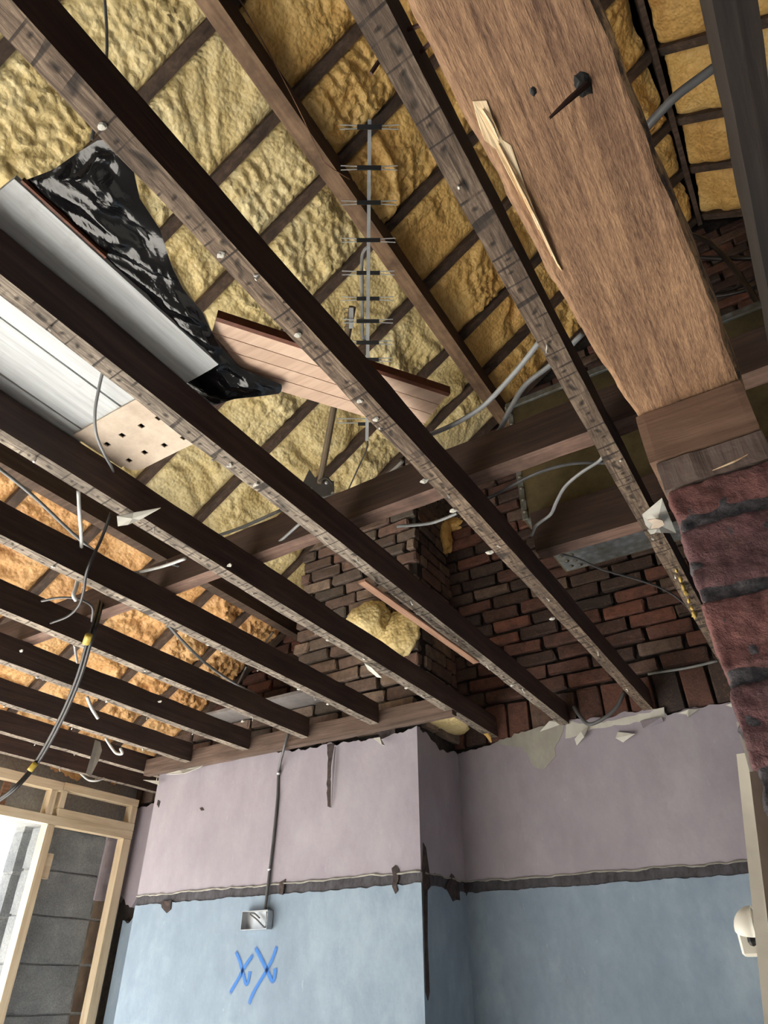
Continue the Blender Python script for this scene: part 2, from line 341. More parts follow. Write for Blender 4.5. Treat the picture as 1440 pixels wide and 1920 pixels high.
def bar(a, b, w, h, upv=(0, 0, 1)):
    """rectangular bar from a to b"""
    a, b = np.array(a, float), np.array(b, float); t = (b-a)/np.linalg.norm(b-a); s = np.cross(t, upv); s /= np.linalg.norm(s); u = np.cross(s, t); V = []
    for p in (a, b):
        for sx, sz in ((-1, -1), (1, -1), (1, 1), (-1, 1)): V.append(p+s*sx*w/2+u*sz*h/2)
    V = np.array(V); return V, fix_normals(V, [(0, 1, 2, 3), (4, 5, 6, 7), (0, 1, 5, 4), (1, 2, 6, 5), (2, 3, 7, 6), (3, 0, 4, 7)])
def slab(poly, thick):
    """flat polygon (3D points) given a thickness along its normal"""
    p = np.array(poly, float); n = np.zeros(3)
    for i in range(len(p)): n += np.cross(p[i]-p[0], p[(i+1) % len(p)]-p[0])
    n /= np.linalg.norm(n)+1e-12; k = len(p); V = np.vstack([p, p+n*thick])
    return V, [tuple(range(k))[::-1], tuple(range(k, 2*k))]+[(i, (i+1) % k, k+(i+1) % k, k+i) for i in range(k)]
def blob(c, r, n=24, amp=.2, freq=6, seed=0, pop=0):
    V, F = [], []; m = n//2
    for i in range(m+1):
        for j in range(n):
            a, b = math.pi*i/m, 2*math.pi*j/n; V.append((math.sin(a)*math.cos(b), math.sin(a)*math.sin(b), math.cos(a)))
    V = np.array(V); k = 1+amp*fbm(V*freq/3+seed, 3, seed)+pop*np.abs(vnoise(V*freq*2+seed, seed+5))
    for i in range(m):
        for j in range(n): F.append((i*n+j, (i+1)*n+j, (i+1)*n+(j+1) % n, i*n+(j+1) % n))
    return np.array(c)+V*k[:, None]*np.array(r), F

# ================================================================== SETTING
FL = -CAMZ
floor = add('floor', rbox(-4.32, 4.9, -3.05, 3.5, FL-.1, FL, (.6, .6, .2), .002, .003, 2), 'concrete_floor', kind='structure')
tag(floor, 'pale dusty concrete floor of the stripped room')
ground = add('outdoor_ground', rbox(-16, -4.32, -12, 10, FL-.3, FL-.15, (3, 3, .2), .002, .01, .5), 'outdoor_ground', kind='structure')
tag(ground, 'bare pale ground outside the window opening')

# ---- roof: two slopes of rafters with sprayed foam between
COSA = 1/math.sqrt(1+TA*TA); SINA = TA*COSA
RAFT = [-1.07, -.66, -.27, .13, .525, .922, 1.252, 1.655, 2.062, 2.48, 2.81, 3.17]
RW = .048
ceilL = add('ceiling_left', slab([(-4.5, -3.1, RZ0-4.5*TA+.16), (RIDGE_X, -3.1, RIDGE_Z+.16), (RIDGE_X, 3.5, RIDGE_Z+.16), (-4.5, 3.5, RZ0-4.5*TA+.16)], .03), 'sooty_timber', kind='structure')
tag(ceilL, 'roof slope with sprayed foam between dark rafters over the chimney')
RXE = 4.9
def rz(x): return RZ0+TA*x if x <= RIDGE_X else RIDGE_Z-TA*(x-RIDGE_X)
ceilR = add('ceiling_right', slab([(RIDGE_X, -3.1, RIDGE_Z+.16), (RXE, -3.1, rz(RXE)+.16), (RXE, 3.5, rz(RXE)+.16), (RIDGE_X, 3.5, RIDGE_Z+.16)], .03), 'sooty_timber', kind='structure')
tag(ceilR, 'roof slope falling away beyond the ridge above the lintel')
def slope_bar(x0, x1, y0, y1, up_, dn, seed):
    V, F = rbox(x0, x1, y0, y1, -dn, up_, (.12, .024, .06), .003, .0015, 9, seed)
    V = V.copy(); V[:, 2] += np.where(V[:, 0] <= RIDGE_X, RZ0+TA*V[:, 0], RIDGE_Z-TA*(V[:, 0]-RIDGE_X)); return V, F
for i, y in enumerate(RAFT):
    add('rafter', slope_bar(-4.35, RIDGE_X, y-RW/2, y+RW/2, .12, .008, i), 'rafter_timber', ceilL, smooth=False)
for i, y in enumerate(RAFT):
    if y > 1: add('rafter', slope_bar(RIDGE_X, 2.6, y-RW/2-.004, y+RW/2-.004, .12, .008, 40+i), 'rafter_timber', ceilR)
add('ridge_board', rbox(RIDGE_X-.014, RIDGE_X+.014, -3, 3.2, RIDGE_Z-.045, RIDGE_Z+.13, (.03, .2, .1), .003, .002, 8), 'rafter_timber', ceilL)
def foam(name, x0, x1, y0, y1, mat, parent, seed, step=.0125, coarse=1.0):
    nu = max(3, int((x1-x0)/COSA/step)); nv = max(4, int((y1-y0)/step))
    xs = np.linspace(x0, x1, nu+1); ys = np.linspace(y0, y1, nv+1); X, Y = np.meshgrid(xs, ys, indexing='ij'); X, Y = X.ravel(), Y.ravel()
    u = X/COSA; Q = np.stack([u, Y, np.full_like(u, seed*3.7)], 1)
    e = np.minimum(Y-y0, y1-Y); edge = np.clip(e/.06, 0, 1); edge = 1-(1-edge)**2
    eu = np.minimum(X-x0, x1-X)/COSA; edu = np.clip(eu/.05, 0, 1); edu = 1-(1-edu)**2
    wob = fbm(Q*np.array([2.2, 2.2, 1]), 2, seed)*.12
    folds = fbm(np.stack([u*9+wob*20, Y*2.6, Q[:, 2]], 1), 3, seed+3)
    big = fbm(Q*np.array([2.6, 3.2, 1]), 2, seed+9)
    wq = np.stack([u+.02*vnoise(Q*14, seed), Y+.02*vnoise(Q*14+5, seed)], 1)
    pop = np.clip(.75-worley(wq*np.array([34, 29]), seed), 0, 1)
    popm = np.clip(.45+1.1*fbm(Q*np.array([3.1, 2.4, 1])+9, 2, seed+20), 0, 1)
    dn = (-.045+.045*edge)*1.0 + edge*(.027*folds+.016*big+coarse*popm*.042*pop) + .012*(edu-1)
    sgn = 1 if x1 <= RIDGE_X+.001 else -1
    nx, nz = (SINA*sgn, -COSA)
    Zr = np.where(sgn > 0, RZ0+TA*X, RIDGE_Z-TA*(X-RIDGE_X))
    V = np.stack([X+nx*dn, Y, Zr+nz*dn], 1); m = nv+1
    i, j = np.meshgrid(np.arange(nu), np.arange(nv), indexing='ij'); k = (i*m+j).ravel(); F = np.stack([k, k+m, k+m+1, k+1], 1)
    if sgn > 0 or True: F = F[:, ::-1]
    add(name, (V, F), mat, parent, smooth=True)
P1L, P1R, P1B = -1.093, -1.016, 2.97
P2L, P2R, P2B = -2.635, -2.572, 1.83
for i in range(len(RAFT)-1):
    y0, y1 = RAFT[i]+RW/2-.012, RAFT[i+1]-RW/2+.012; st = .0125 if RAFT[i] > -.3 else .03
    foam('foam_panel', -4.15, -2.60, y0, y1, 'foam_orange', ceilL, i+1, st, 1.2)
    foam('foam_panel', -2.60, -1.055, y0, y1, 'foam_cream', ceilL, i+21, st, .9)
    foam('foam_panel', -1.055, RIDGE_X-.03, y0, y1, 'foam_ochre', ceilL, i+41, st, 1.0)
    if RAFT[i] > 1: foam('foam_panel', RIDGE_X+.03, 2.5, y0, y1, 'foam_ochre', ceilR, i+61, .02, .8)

# ---- bricks: shared meshes
def brick_meshes(mat, L, H, D, n=4):
    out = []
    for k in range(n):
        V, F = cbox(-L/2, L/2, -D/2, D/2, -H/2, H/2, .006)
        V = V+rng.normal(0, .0028, V.shape); out.append(mesh('brick', V, F, mat))
    return out
_BM = {}
def brick(parent, mat, c, L, H=.061, D=.05, along='x'):
    if H < .1: H = random.choice((.057, .061, .063)); L = L-random.choice((.002, .006, .010))
    key = (mat, round(L, 3), round(H, 3), round(D, 3))
    if key not in _BM: _BM[key] = brick_meshes(mat, L, H, D)
    o = bpy.data.objects.new('brick', random.choice(_BM[key])); COL.objects.link(o); o.parent = parent
    o.location = tuple(np.array(c)-np.array(parent.location)+np.array([0, 0, 0]))
    o.rotation_euler = (random.uniform(-.02, .02), random.uniform(-.022, .022), random.uniform(-.025, .025)+(math.pi/2 if along == 'y' else 0))
    return o
def course_cells(a0, a1, row, L=.225):
    """stretchers in running bond; cut bricks at the ends"""
    off = (row % 2)*L/2+.03*math.sin(row*2.3); cells = []; x = a0-L+off
    while x < a1:
        s, e = max(a0, x), min(a1, x+L)
        if e-s > .045: cells.append((s, e))
        x += L
    return cells
def q5(v, lst): return min(lst, key=lambda k: abs(k-v))
BL = [.05, .075, .10, .13, .16, .19, .213]

# ---- gable wall
wb = add('wall_back', slab([(-4.3, YA+.04, FL), (4.9, YA+.04, FL), (4.9, YA+.04, rz(4.9)+.14), (RIDGE_X, YA+.04, RIDGE_Z+.14), (-4.3, YA+.04, rz(-4.3)+.14)], -.2), 'sooty_mortar', kind='structure')
tag(wb, 'sooty brick gable wall with pink and blue painted plaster below')
cells = []
for r in range(40):
    z = 1.245+r*.076
    for s, e in course_cells(-4.1, 1.35, r):
        xc = (s+e)/2
        if z > rz(xc)-.02: continue
        hid = (-2.45 < xc < -1.5) or (-.04 < xc and z < 2.9) or (xc < -2.4 and z > 2.2) or (-.5 < xc < .2 and 1.75 < z < 2.2)
        cells.append((hid, (s, e, z)))
cells += [(not (-1.6 < x < -.02), ('v', x, 1.10)) for x in np.arange(-4.03, .3, .122)]
cells.sort(key=lambda c: c[0]); rest = []
for k, (hid, c) in enumerate(cells):
    if c[0] == 'v':
        if hid or k >= 300: rest.append(cbox(c[1]-.055, c[1]+.055, YA+.012, YA+.06, c[2]-.09, c[2]+.09, .005))
        else: o = brick(wb, 'gable_brick', (c[1], YA+.033+random.uniform(-.004, .004), c[2]), .108, .18)
        continue
    s, e, z = c; L = q5(e-s-.011, BL)
    if hid or k >= 300: rest.append(cbox((s+e)/2-L/2, (s+e)/2+L/2, YA+.012, YA+.06, z-.032, z+.032, .005))
    else: brick(wb, 'gable_brick', ((s+e)/2, YA+.033+random.uniform(-.005, .004), z+random.uniform(-.003, .003)), L)
add('brick_courses', join(*rest), 'gable_brick', wb, kind='stuff')

# ---- chimney breast and stack
BX0, BX1 = -3.312, -1.569
SX0 = -2.38
wc = add('wall_chimney', join(cbox(BX0+.02, BX1-.02, YB+.05, YA+.05, FL, 1.235, .003), cbox(SX0+.012, BX1+.002, YB+.05, YA+.05, 1.2, 3.0, .003)), 'sooty_mortar', kind='structure')
tag(wc, 'projecting chimney breast with brick stack rising into the roof')
for r in range(24):
    z = 1.06+r*.076; x0 = SX0 if z > 1.22 else BX0+.01
    for s, e in course_cells(x0, BX1+.014, r):
        if z > rz((s+e)/2)+.01: continue
        brick(wc, 'stack_brick', ((s+e)/2, YB+.043+random.uniform(-.004, .004), z+random.uniform(-.003, .003)), q5(e-s-.011, BL))
    for s, e in course_cells(YB+.075, YA+.03, r+1):
        if z > rz(BX1)+.02: continue
        brick(wc, 'stack_brick', (BX1-.012+random.uniform(-.003, .003), (s+e)/2, z), q5(e-s-.011, BL), along='y')
    if z > 1.25:
        for s, e in course_cells(YB+.075, YA+.03, r+1):
            if z < rz(SX0): brick(wc, 'stack_brick', (SX0+.014, (s+e)/2, z), q5(e-s-.011, BL), along='y')
add('shoulder_slab', rbox(-3.12, -2.14, 2.635, 2.84, 1.245, 1.262, .04, .003, .002, 9, 3), 'grey_slab', wc)

# ---- painted plaster skins with torn edges
def ragged(xs, zs, amp, step=.02, seed=0):
    x = np.arange(xs[0], xs[-1], step); x = np.append(x, xs[-1]); z = np.interp(x, xs, zs)
    n = np.stack([x*25, np.full_like(x, seed), np.zeros_like(x)], 1); return x, z+amp*fbm(n, 3, seed)
def skin(name, a, top, bot, face, thick, mat, parent, axis='x', flip=1):
    """plaster sheet: a = coordinates along the wall, top / bot = heights; face = plane it faces from"""
    V, F = [], []; n = len(a)
    for d in (0, thick):
        for arr in (bot, top):
            for i in range(n): V.append((a[i], face+d*flip, arr[i]) if axis == 'x' else (face+d*flip, a[i], arr[i]))
    for i in range(n-1):
        F += [(i, i+1, n+i+1, n+i), (2*n+i+1, 2*n+i, 3*n+i, 3*n+i+1), (n+i, n+i+1, 3*n+i+1, 3*n+i), (i+1, i, 2*n+i, 2*n+i+1)]
    F += [(0, n, 3*n, 2*n), (n-1, 3*n-1, 4*n-1, 2*n-1)]
    return add(name, (np.array(V), F), mat, parent)
def wall_skin(parent, a0, a1, topx, topz, face, axis='x', flip=1, seed=1, blue=True):
    x, t = ragged([a0]+[q for q in topx if a0 < q < a1]+[a1], np.interp([a0]+[q for q in topx if a0 < q < a1]+[a1], topx, topz), .010, .015, seed)
    _, b = ragged([a0, a1], [.397, .397], .004, .015, seed+1); b = np.interp(x, _, b)
    skin('pink_plaster', x, t, b, face, .03, 'pink_plaster', parent, axis, flip)
    x2, t2 = ragged([a0, a1], [.402, .402], .003, .015, seed+3); _, b2 = ragged([a0, a1], [.345, .345], .003, .015, seed+4)
    skin('dado_band', x2, t2, b2, face+.006*flip, .025, 'black_band', parent, axis, flip)
    x3, t3 = ragged([a0, a1], [.354, .354], .004, .015, seed+2)
    skin('blue_plaster', x3, t3, np.full_like(x3, FL), face, .03, 'blue_plaster', parent, axis, flip)
    # pale broken plaster lip along the top of the band
    lip = [(p, face-.002*flip if axis == 'x' else p, 0) for p in x]
    V = []
    for k, p in enumerate(x):
        zz = b[k]; o = face-.003*flip*(1+.8*math.sin(p*90)); V.append((p, o, zz) if axis == 'x' else (o, p, zz))
    add('broken_edge', tube(V, list(.0022+.003*rng.random(60)), 6, False), 'bare_plaster', parent)
wall_skin(wc, BX0, BX1, [-3.312, -3.139, -2.803, -2.495, -2.173, -2.079, -2.006, -1.815, -1.778, -1.693, -1.569], [1.02, 1.046, 1.03, 1.022, 1.001, 1.003, .994, .998, .977, .996, 1.007], YB, 'x', 1, 1)
wall_skin(wc, YB+.0295, YA, [YB, 2.9, 3.0, 3.1, YA], [1.0, .995, .96, .955, .985], BX1, 'y', -1, 11)
wall_skin(wb, BX1, .0, [-1.551, -1.351, -1.151, -1.05, -.984, -.85, -.68, -.525, -.52, -.407, -.247, 0], [.985, 1.0, 1.01, 1.02, 1.043, 1.04, 1.037, 1.033, 1.005, 1.0, 1.005, 1.0], YA, 'x', 1, 21)
# left alcove: pink strip that stops short
x, t_ = ragged([-4.0, BX0], [.98, .99], .012, .02, 31); _, b_ = ragged([-4.0, BX0], [.43, .44], .03, .02, 32)
skin('pink_plaster', x, t_, b_, YA, .03, 'pink_plaster', wb)
x, t_ = ragged([-3.90, BX0], [.33, .36], .02, .02, 33); skin('blue_plaster', x, t_, np.full_like(x, FL), YA, .03, 'blue_plaster', wb)
def patch(name, pts, parent, mat, y=None, proud=.003, plane='y', val=None, jag=0):
    """small irregular flake or gouge lying on a wall, given by photo points on that wall plane"""
    p = [Py(a, b, val) if plane == 'y' else Px(a, b, val) for a, b in pts]; q = []
    for i in range(len(p)):
        a, b = p[i], p[(i+1) % len(p)]; n = max(1, int(np.linalg.norm(b-a)/.02)) if jag else 1
        for k in range(n):
            m = a+(b-a)*k/n
            if jag and k: m = m+rng.normal(0, jag, 3)*(np.array([1, 0, 1]) if plane == 'y' else np.array([0, 1, 1]))
            q.append(m)
    V, F = slab(q, proud); add(name, (V, F), mat, parent)
f = YB-.003
patch('gouge', [(613, 1396), (626, 1394), (623, 1432), (621, 1452), (619, 1514), (614, 1512), (612, 1470), (614, 1440)], wc, 'dark_gouge', val=f, jag=.003)
add('torn_flap', tube([Py(628, 1400, YB-.012), Py(624, 1440, YB-.018), Py(621, 1515, YB-.008)], [.004, .008, .002], 6), 'pink_plaster', wc)
patch('gouge', [(734, 1628), (741, 1622), (748, 1630), (747, 1650), (743, 1660), (746, 1670), (741, 1676), (735, 1662), (737, 1645)], wc, 'dark_gouge', val=YB-.005, jag=.001)
patch('gouge', [(523, 1655), (535, 1648), (533, 1660), (530, 1678), (523, 1676)], wc, 'dark_gouge', val=YB-.005, jag=.001)
patch('gouge', [(301, 1690), (322, 1688), (320, 1705), (312, 1712), (303, 1702)], wc, 'dark_gouge', val=YB-.005, jag=.001)
patch('gouge', [(296, 1500), (300, 1503), (297, 1514), (294, 1508)], wc, 'dark_gouge', val=f)
patch('gouge', [(374, 1515), (379, 1514), (382, 1519), (377, 1520)], wc, 'dark_gouge', val=f)
patch('soot_patch', [(700, 1370), (740, 1362), (741, 1374), (728, 1380), (714, 1384)], wc, 'dark_gouge', val=YB-.006, jag=.003)
patch('gouge', [(836, 1664), (847, 1638), (861, 1655), (863, 1688), (850, 1690), (842, 1674)], wc, 'dark_gouge', plane='x', val=BX1+.004, jag=.003)
patch('gouge', [(864, 1653), (882, 1661), (874, 1680), (864, 1689)], wb, 'dark_gouge', val=YA-.006, jag=.003)
patch('gouge', [(794, 1580), (799, 1590), (806, 1640), (808, 1662), (802, 1670), (802, 1760), (806, 1860), (803, 1876), (799, 1860), (796, 1740), (792, 1640)], wc, 'dark_gouge', plane='x', val=BX1+.004)
patch('bare_patch', [(930, 1394), (978, 1372), (1030, 1358), (1062, 1352), (1052, 1380), (1040, 1402), (1042, 1418), (1022, 1442), (1006, 1440), (992, 1420), (978, 1400), (950, 1398)], wb, 'bare_plaster', val=YA-.002, jag=.004)
patch('bare_patch', [(1062, 1352), (1105, 1360), (1172, 1345), (1245, 1326), (1247, 1345), (1180, 1358), (1110, 1366), (1080, 1380), (1060, 1385)], wb, 'torn_plaster', val=YA-.002, jag=.003)
for pts, mt in (([(1082, 1398), (1096, 1382), (1104, 1362), (1090, 1372), (1078, 1386)], 'torn_plaster'), ([(1158, 1372), (1190, 1376), (1168, 1392), (1154, 1384)], 'torn_plaster'), ([(1200, 1352), (1240, 1344), (1244, 1352), (1206, 1366)], 'pink_plaster'),
                ([(1012, 1372), (1030, 1352), (1054, 1348), (1056, 1356), (1036, 1364)], 'torn_plaster'), ([(1270, 1338), (1290, 1330), (1310, 1330), (1290, 1346), (1286, 1340)], 'torn_plaster'), ([(1360, 1322), (1372, 1318), (1372, 1326)], 'torn_plaster')):
    p = [Py(a, b, YA-.006-.03*random.random()*(k % 2)) for k, (a, b) in enumerate(pts)]; add('peeling_flake', slab(p, .003), mt, wb)
for pts in ([(312, 1452), (330, 1440), (386, 1431), (372, 1440), (345, 1450)], [(268, 1462), (298, 1464), (299, 1472)], [(700, 1384), (712, 1382), (722, 1398), (716, 1396)]):
    add('peeling_flake', slab([Py(a, b, YB-.02-.01*k) for k, (a, b) in enumerate(pts)], .003), 'torn_plaster', wc)
# ---- spray-painted crosses: soft-edged paint film on the plaster
def stroke(pts, wd):
    c = spline([Py(a, b, YB-.0025) for a, b in pts], 8); T = np.gradient(c, axis=0); T /= np.linalg.norm(T, axis=1, keepdims=True); S = np.cross(T, [0, 1, 0])
    cols = [(-1.5, 0), (-.8, .75), (0, .95), (.8, .75), (1.5, 0)]; V, F, A = [], [], []; m = len(cols)
    for i in range(len(c)):
        end = min(1, min(i, len(c)-1-i)/2.0)
        for k, (o, al) in enumerate(cols): V.append(c[i]+S[i]*o*wd); A.append(al*(.25+.75*end))
    for i in range(len(c)-1):
        for k in range(m-1): F.append((i*m+k, i*m+k+1, (i+1)*m+k+1, (i+1)*m+k))
    o = add('graffiti_stroke', (np.array(V), F), 'spray_paint', wc); at = o.data.attributes.new('fade', 'FLOAT', 'POINT'); at.data.foreach_set('value', A)
def g(x, y): return (380+x/6, 1640+y/6)
stroke([g(372, 860), g(420, 980), g(450, 1100), g(480, 1215), g(505, 1215), g(525, 1120), g(530, 1085)], .0075)
stroke([g(570, 895), g(470, 1040), g(390, 1190), g(300, 1340)], .0075)
stroke([g(590, 815), g(650, 930), g(720, 1070), g(775, 1185), g(800, 1170), g(815, 1090), g(812, 1050)], .0085)
stroke([g(835, 800), g(790, 930), g(720, 1075), g(620, 1240), g(550, 1370), g(520, 1460)], .0075)

# ---- left wall: concrete blocks beside the window opening
wl = add('wall_left', join(cbox(-4.115, -4.01, 2.60, 3.4, FL, .8, .002), cbox(-4.31, -4.22, 2.60, 3.4, FL, 1.0, .002),
     cbox(-4.31, -4.02, -3.05, -1.1, FL, 1.05, .002), cbox(-4.31, -4.02, -1.1, 3.4, .8, 1.12, .002)), 'block_mortar', kind='structure')
tag(wl, 'grey concrete block wall behind the new timber stud frame')
for r in range(11):
    z0 = .336-.2265*8+r*.2265-.0; zt = z0+.216
    if zt > .82: break
    add('block', rbox(-4.12, -4.0, 2.59, 3.035, z0, zt, (.06, .11, .06), .004, .002, 20, r), 'concrete_block', wl)
    add('block', rbox(-4.312, -4.215, 2.585+.01*math.sin(r*5), 3.03, z0-.01, zt-.01, (.06, .11, .06), .006, .004, 20, r+30), 'concrete_block', wl)
    add('cut_block', rbox(-4.12, -4.006, 3.05, 3.2, z0, zt, (.06, .05, .06), .004, .003, 20, r+60), 'grimy_render', wl)
add('plaster_remnant', rbox(-4.01, -3.985, 3.03, 3.12, .43, .79, (.03, .02, .03), .006, .006, 15, 4), 'pink_plaster', wl)
add('head_timber', rbox(-4.10, -4.0, 1.4, 3.2, .80, .83, (.05, .1, .03), .003, .002, 8, 9), 'sooty_timber', wl)
add('wall_plate', rbox(-4.14, -4.02, -2.9, 3.2, 1.12, 1.2, (.06, .2, .05), .003, .002, 8, 9), 'sooty_timber', wl)
# ---- unseen rear wall with an opening added to light pier and lintel, and the far side wall
wr = add('wall_rear', join(cbox(-4.3, 1.2, -3.1, -3.0, FL, 4.3, .002), cbox(2.3, 4.9, -3.1, -3.0, FL, 4.3, .002), cbox(1.2, 2.3, -3.1, -3.0, .5, 4.3, .002)), 'rendered_wall', kind='structure')
tag(wr, 'plain rear wall with an added opening letting in daylight')
wf = add('wall_far_right', cbox(4.8, 4.9, -3.05, 3.3, FL, 1.2, .002), 'rendered_wall', kind='structure'); tag(wf, 'plain side wall of the neighbouring room')

# ---- half-brick partition ending in the foreground pier
PY = .593
wp = add('wall_right', join(cbox(-.040, .046, PY+.012, 3.2, FL, .392, .004), cbox(-.040, .046, PY+.2, 3.2, .39, .60, .004)), 'pier_mortar', kind='structure')
tag(wp, 'rough red brick pier end of the partition beside the doorway')
for k, (z0, z1) in enumerate(((.3625, .397), (.287, .3505), (.211, .2745), (.1345, .1985))):
    d = .2 if k % 2 else .1
    V, F = rbox(-.047, .052, PY-.001+.002*math.sin(k*3), PY+d, z0, z1, (.0026, .006, .0026), .005, .0026, 60, 50+k)
    add('brick', (V, F), 'pier_brick', wp, smooth=True)
add('mortar_bed', rbox(-.045, .051, PY+.0035, PY+.06, .10, .392, (.003, .01, .003), .004, .004, 70, 71), 'pier_mortar', wp, smooth=True)
add('broken_render', rbox(-.046, .052, PY+.002, PY+.05, -.4, .098, (.006, .012, .006), .006, .009, 26, 73), 'grimy_render', wp, smooth=True)
add('plaster_skin', rbox(-.0495, -.043, PY+.012, 3.18, FL, .175, (.012, .1, .05), .003, .003, 20, 74), 'torn_plaster', wp)
add('partition_return', rbox(-.105, .012, -3.0, -.47, FL, .494, (.1, .2, .1), .004, .003, 10, 77), 'grimy_render', wp)
add('plaster_skin', rbox(-.055, -.043, PY+.35, 3.18, .175, .59, (.012, .1, .05), .003, .003, 20, 75), 'pink_plaster', wp)

# ================================================================== TIMBERS
def nail(parent, p, d, r=.0022, mat='bright_nail'):
    p = np.array(p, float); d = np.array(d, float); add('nail', tube([p+np.array([0, 0, .012]), p, p+d*.5+rng.normal(0, .003, 3), p+d], [r, r, r, r*1.3], 5), mat, parent)
JX = [.178, -.218, -.616, -1.008, -1.388, -1.785, -2.2, -2.6, -3.03, -3.42, -3.74]
ORD = ['beside the foreground lintel on the ridge side', 'passing closest to the foreground lintel, ending behind the brick pier', 'crossing the television aerial and pine panel', 'under the black polythene, with a loose lath hung beside it',
       'with a pale scrap of torn paper on it', 'fifth in from the brick pier, ending at the chimney trimmer', 'sixth in from the brick pier, over the chimney cable', 'seventh in from the brick pier, trimmed at the chimney',
       'eighth in from the brick pier, with a hanging grey strip', 'second in from the stud frame', 'directly above the new timber stud frame']
JOISTS = []
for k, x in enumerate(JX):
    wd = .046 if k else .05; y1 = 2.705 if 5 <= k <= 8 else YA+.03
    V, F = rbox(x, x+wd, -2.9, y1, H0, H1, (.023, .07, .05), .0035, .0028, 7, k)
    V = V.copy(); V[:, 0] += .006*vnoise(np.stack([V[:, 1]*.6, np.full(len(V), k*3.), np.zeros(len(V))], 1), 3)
    nn = fnormals(V, F); o = add('ceiling_joist', (V, F), ['sooty_timber' if k else 'shaded_timber', 'shaded_timber' if k == 0 else 'lath_marked_dark' if k < 3 else 'lath_marked_grey'], idx=(nn[:, 2] < -.5).astype(int),
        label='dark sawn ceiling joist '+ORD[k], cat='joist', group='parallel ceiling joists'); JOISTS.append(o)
    for j in range(7 if k else 0):
        y = .35+(y1-.6)*(j+random.random()*.8)/7
        nail(o, (x+wd*random.uniform(.2, .8), y, H0), (random.uniform(-.008, .008), random.uniform(-.01, .01), -random.uniform(.006, .02)))
for a, b in (((712, 113), (695, 138)), ((766, 55), (791, 46)), ((790, 97), (809, 78))):
    add('nail', tube([Pz(*a, 1.06), Pz(*b, 1.04)], .0032, 6), 'rusty_iron', JOISTS[1])
for px, py in ((415, 478), (558, 628), (675, 752), (705, 786), (192, 237)):   # pale plaster blobs round bent nails under one joist
    add('plaster_blob', blob(Pz(px, py, H0-.002), (.008, .006, .004), 10, .3, 5, int(px)), 'torn_plaster', JOISTS[2])
for px, py in ((918, 1036), (1035, 1160), (795, 902), (850, 957)):
    add('plaster_blob', blob(Pz(px, py, H0-.002), (.012, .008, .004), 10, .4, 5, int(px)), 'torn_plaster', JOISTS[2])
for k, pts in ((3, [(430, 873), (480, 908), (960, 1285), (785, 1150)]), (4, [(430, 1060), (615, 1200), (762, 1290)]), (5, [(100, 1062), (390, 1208), (560, 1292), (615, 1320)]), (6, [(40, 1220), (300, 1315), (455, 1352)]), (7, [(70, 1270), (200, 1315)])):
    for px, py in pts: add('plaster_blob', blob(Pz(px, py, H0-.002), (.009, .006, .005), 8, .4, 5, int(px)), 'torn_plaster', JOISTS[k])
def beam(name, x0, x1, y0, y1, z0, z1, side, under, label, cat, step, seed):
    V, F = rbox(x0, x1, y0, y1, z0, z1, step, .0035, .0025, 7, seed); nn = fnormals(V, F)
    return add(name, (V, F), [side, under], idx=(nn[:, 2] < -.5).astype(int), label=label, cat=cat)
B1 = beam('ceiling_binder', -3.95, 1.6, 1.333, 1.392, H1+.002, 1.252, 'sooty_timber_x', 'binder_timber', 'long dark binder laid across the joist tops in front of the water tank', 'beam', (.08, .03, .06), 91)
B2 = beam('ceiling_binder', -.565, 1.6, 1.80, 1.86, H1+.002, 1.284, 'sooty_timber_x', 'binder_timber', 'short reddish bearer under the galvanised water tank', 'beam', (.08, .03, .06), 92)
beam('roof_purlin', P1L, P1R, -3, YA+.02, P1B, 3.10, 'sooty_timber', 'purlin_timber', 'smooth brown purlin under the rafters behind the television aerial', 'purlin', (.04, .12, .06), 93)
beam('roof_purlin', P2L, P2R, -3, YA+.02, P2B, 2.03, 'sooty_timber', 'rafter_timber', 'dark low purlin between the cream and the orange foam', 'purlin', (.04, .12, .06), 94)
beam('chimney_trimmer', -3.372, -1.345, 2.712, 2.758, 1.008, 1.10, 'trimmer_timber', 'trimmer_timber', 'brown trimmer beam along the top of the chimney breast plaster', 'beam', (.08, .03, .03), 95)

# ---- foreground lintel
LZ = .5
def lint_x(y): return -.0735+.036*y
V, F = rbox(-.047, .053, -.66, .80, LZ, LZ+.14, (.005, .010, .02), .004, .0016, 16, 101, (1, .5, 1))
V = V.copy(); e = V[:, 0].copy()
le = np.interp(V[:, 1], [-.5, .16, .215, .27, .335, .40, .467, .545, .593, .8], [-.085, -.0730, -.0735, -.0715, -.0715, -.0690, -.0655, -.059, -.055, -.047])
re = np.interp(V[:, 1], [-.5, .2, .277, .343, .43, .5, .59, .75], [0, .0235, .0275, .033, .039, .043, .0455, .053])
V[:, 0] = np.where(e <= .047, le+(e+.047)/.094*(re-le), re+(e-.047)+.0016*vnoise(V*np.array([0, 30, 0])+3, 2))
V[:, 0] += np.where(e < -.04, .0013*fbm(V*np.array([0, 40, 30]), 2, 8), 0)
lw = (e > .047) & (V[:, 2] < LZ+.03); V[lw, 2] += (e[lw]-.047)*.9*(1+.5*vnoise(V[lw]*40, 3))     # waney edge
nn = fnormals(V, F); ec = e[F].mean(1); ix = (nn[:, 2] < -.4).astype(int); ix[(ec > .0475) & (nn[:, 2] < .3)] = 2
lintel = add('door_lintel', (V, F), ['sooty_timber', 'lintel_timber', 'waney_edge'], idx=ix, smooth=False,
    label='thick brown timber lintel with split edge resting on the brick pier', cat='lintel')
sp = [(886, 190), (912, 188), (925, 225), (942, 262), (958, 272), (985, 350), (1012, 420), (1040, 480), (1054, 508), (1046, 500), (1020, 450), (985, 385), (955, 330), (930, 280), (908, 262), (898, 235)]
Vp, Fp = [], []
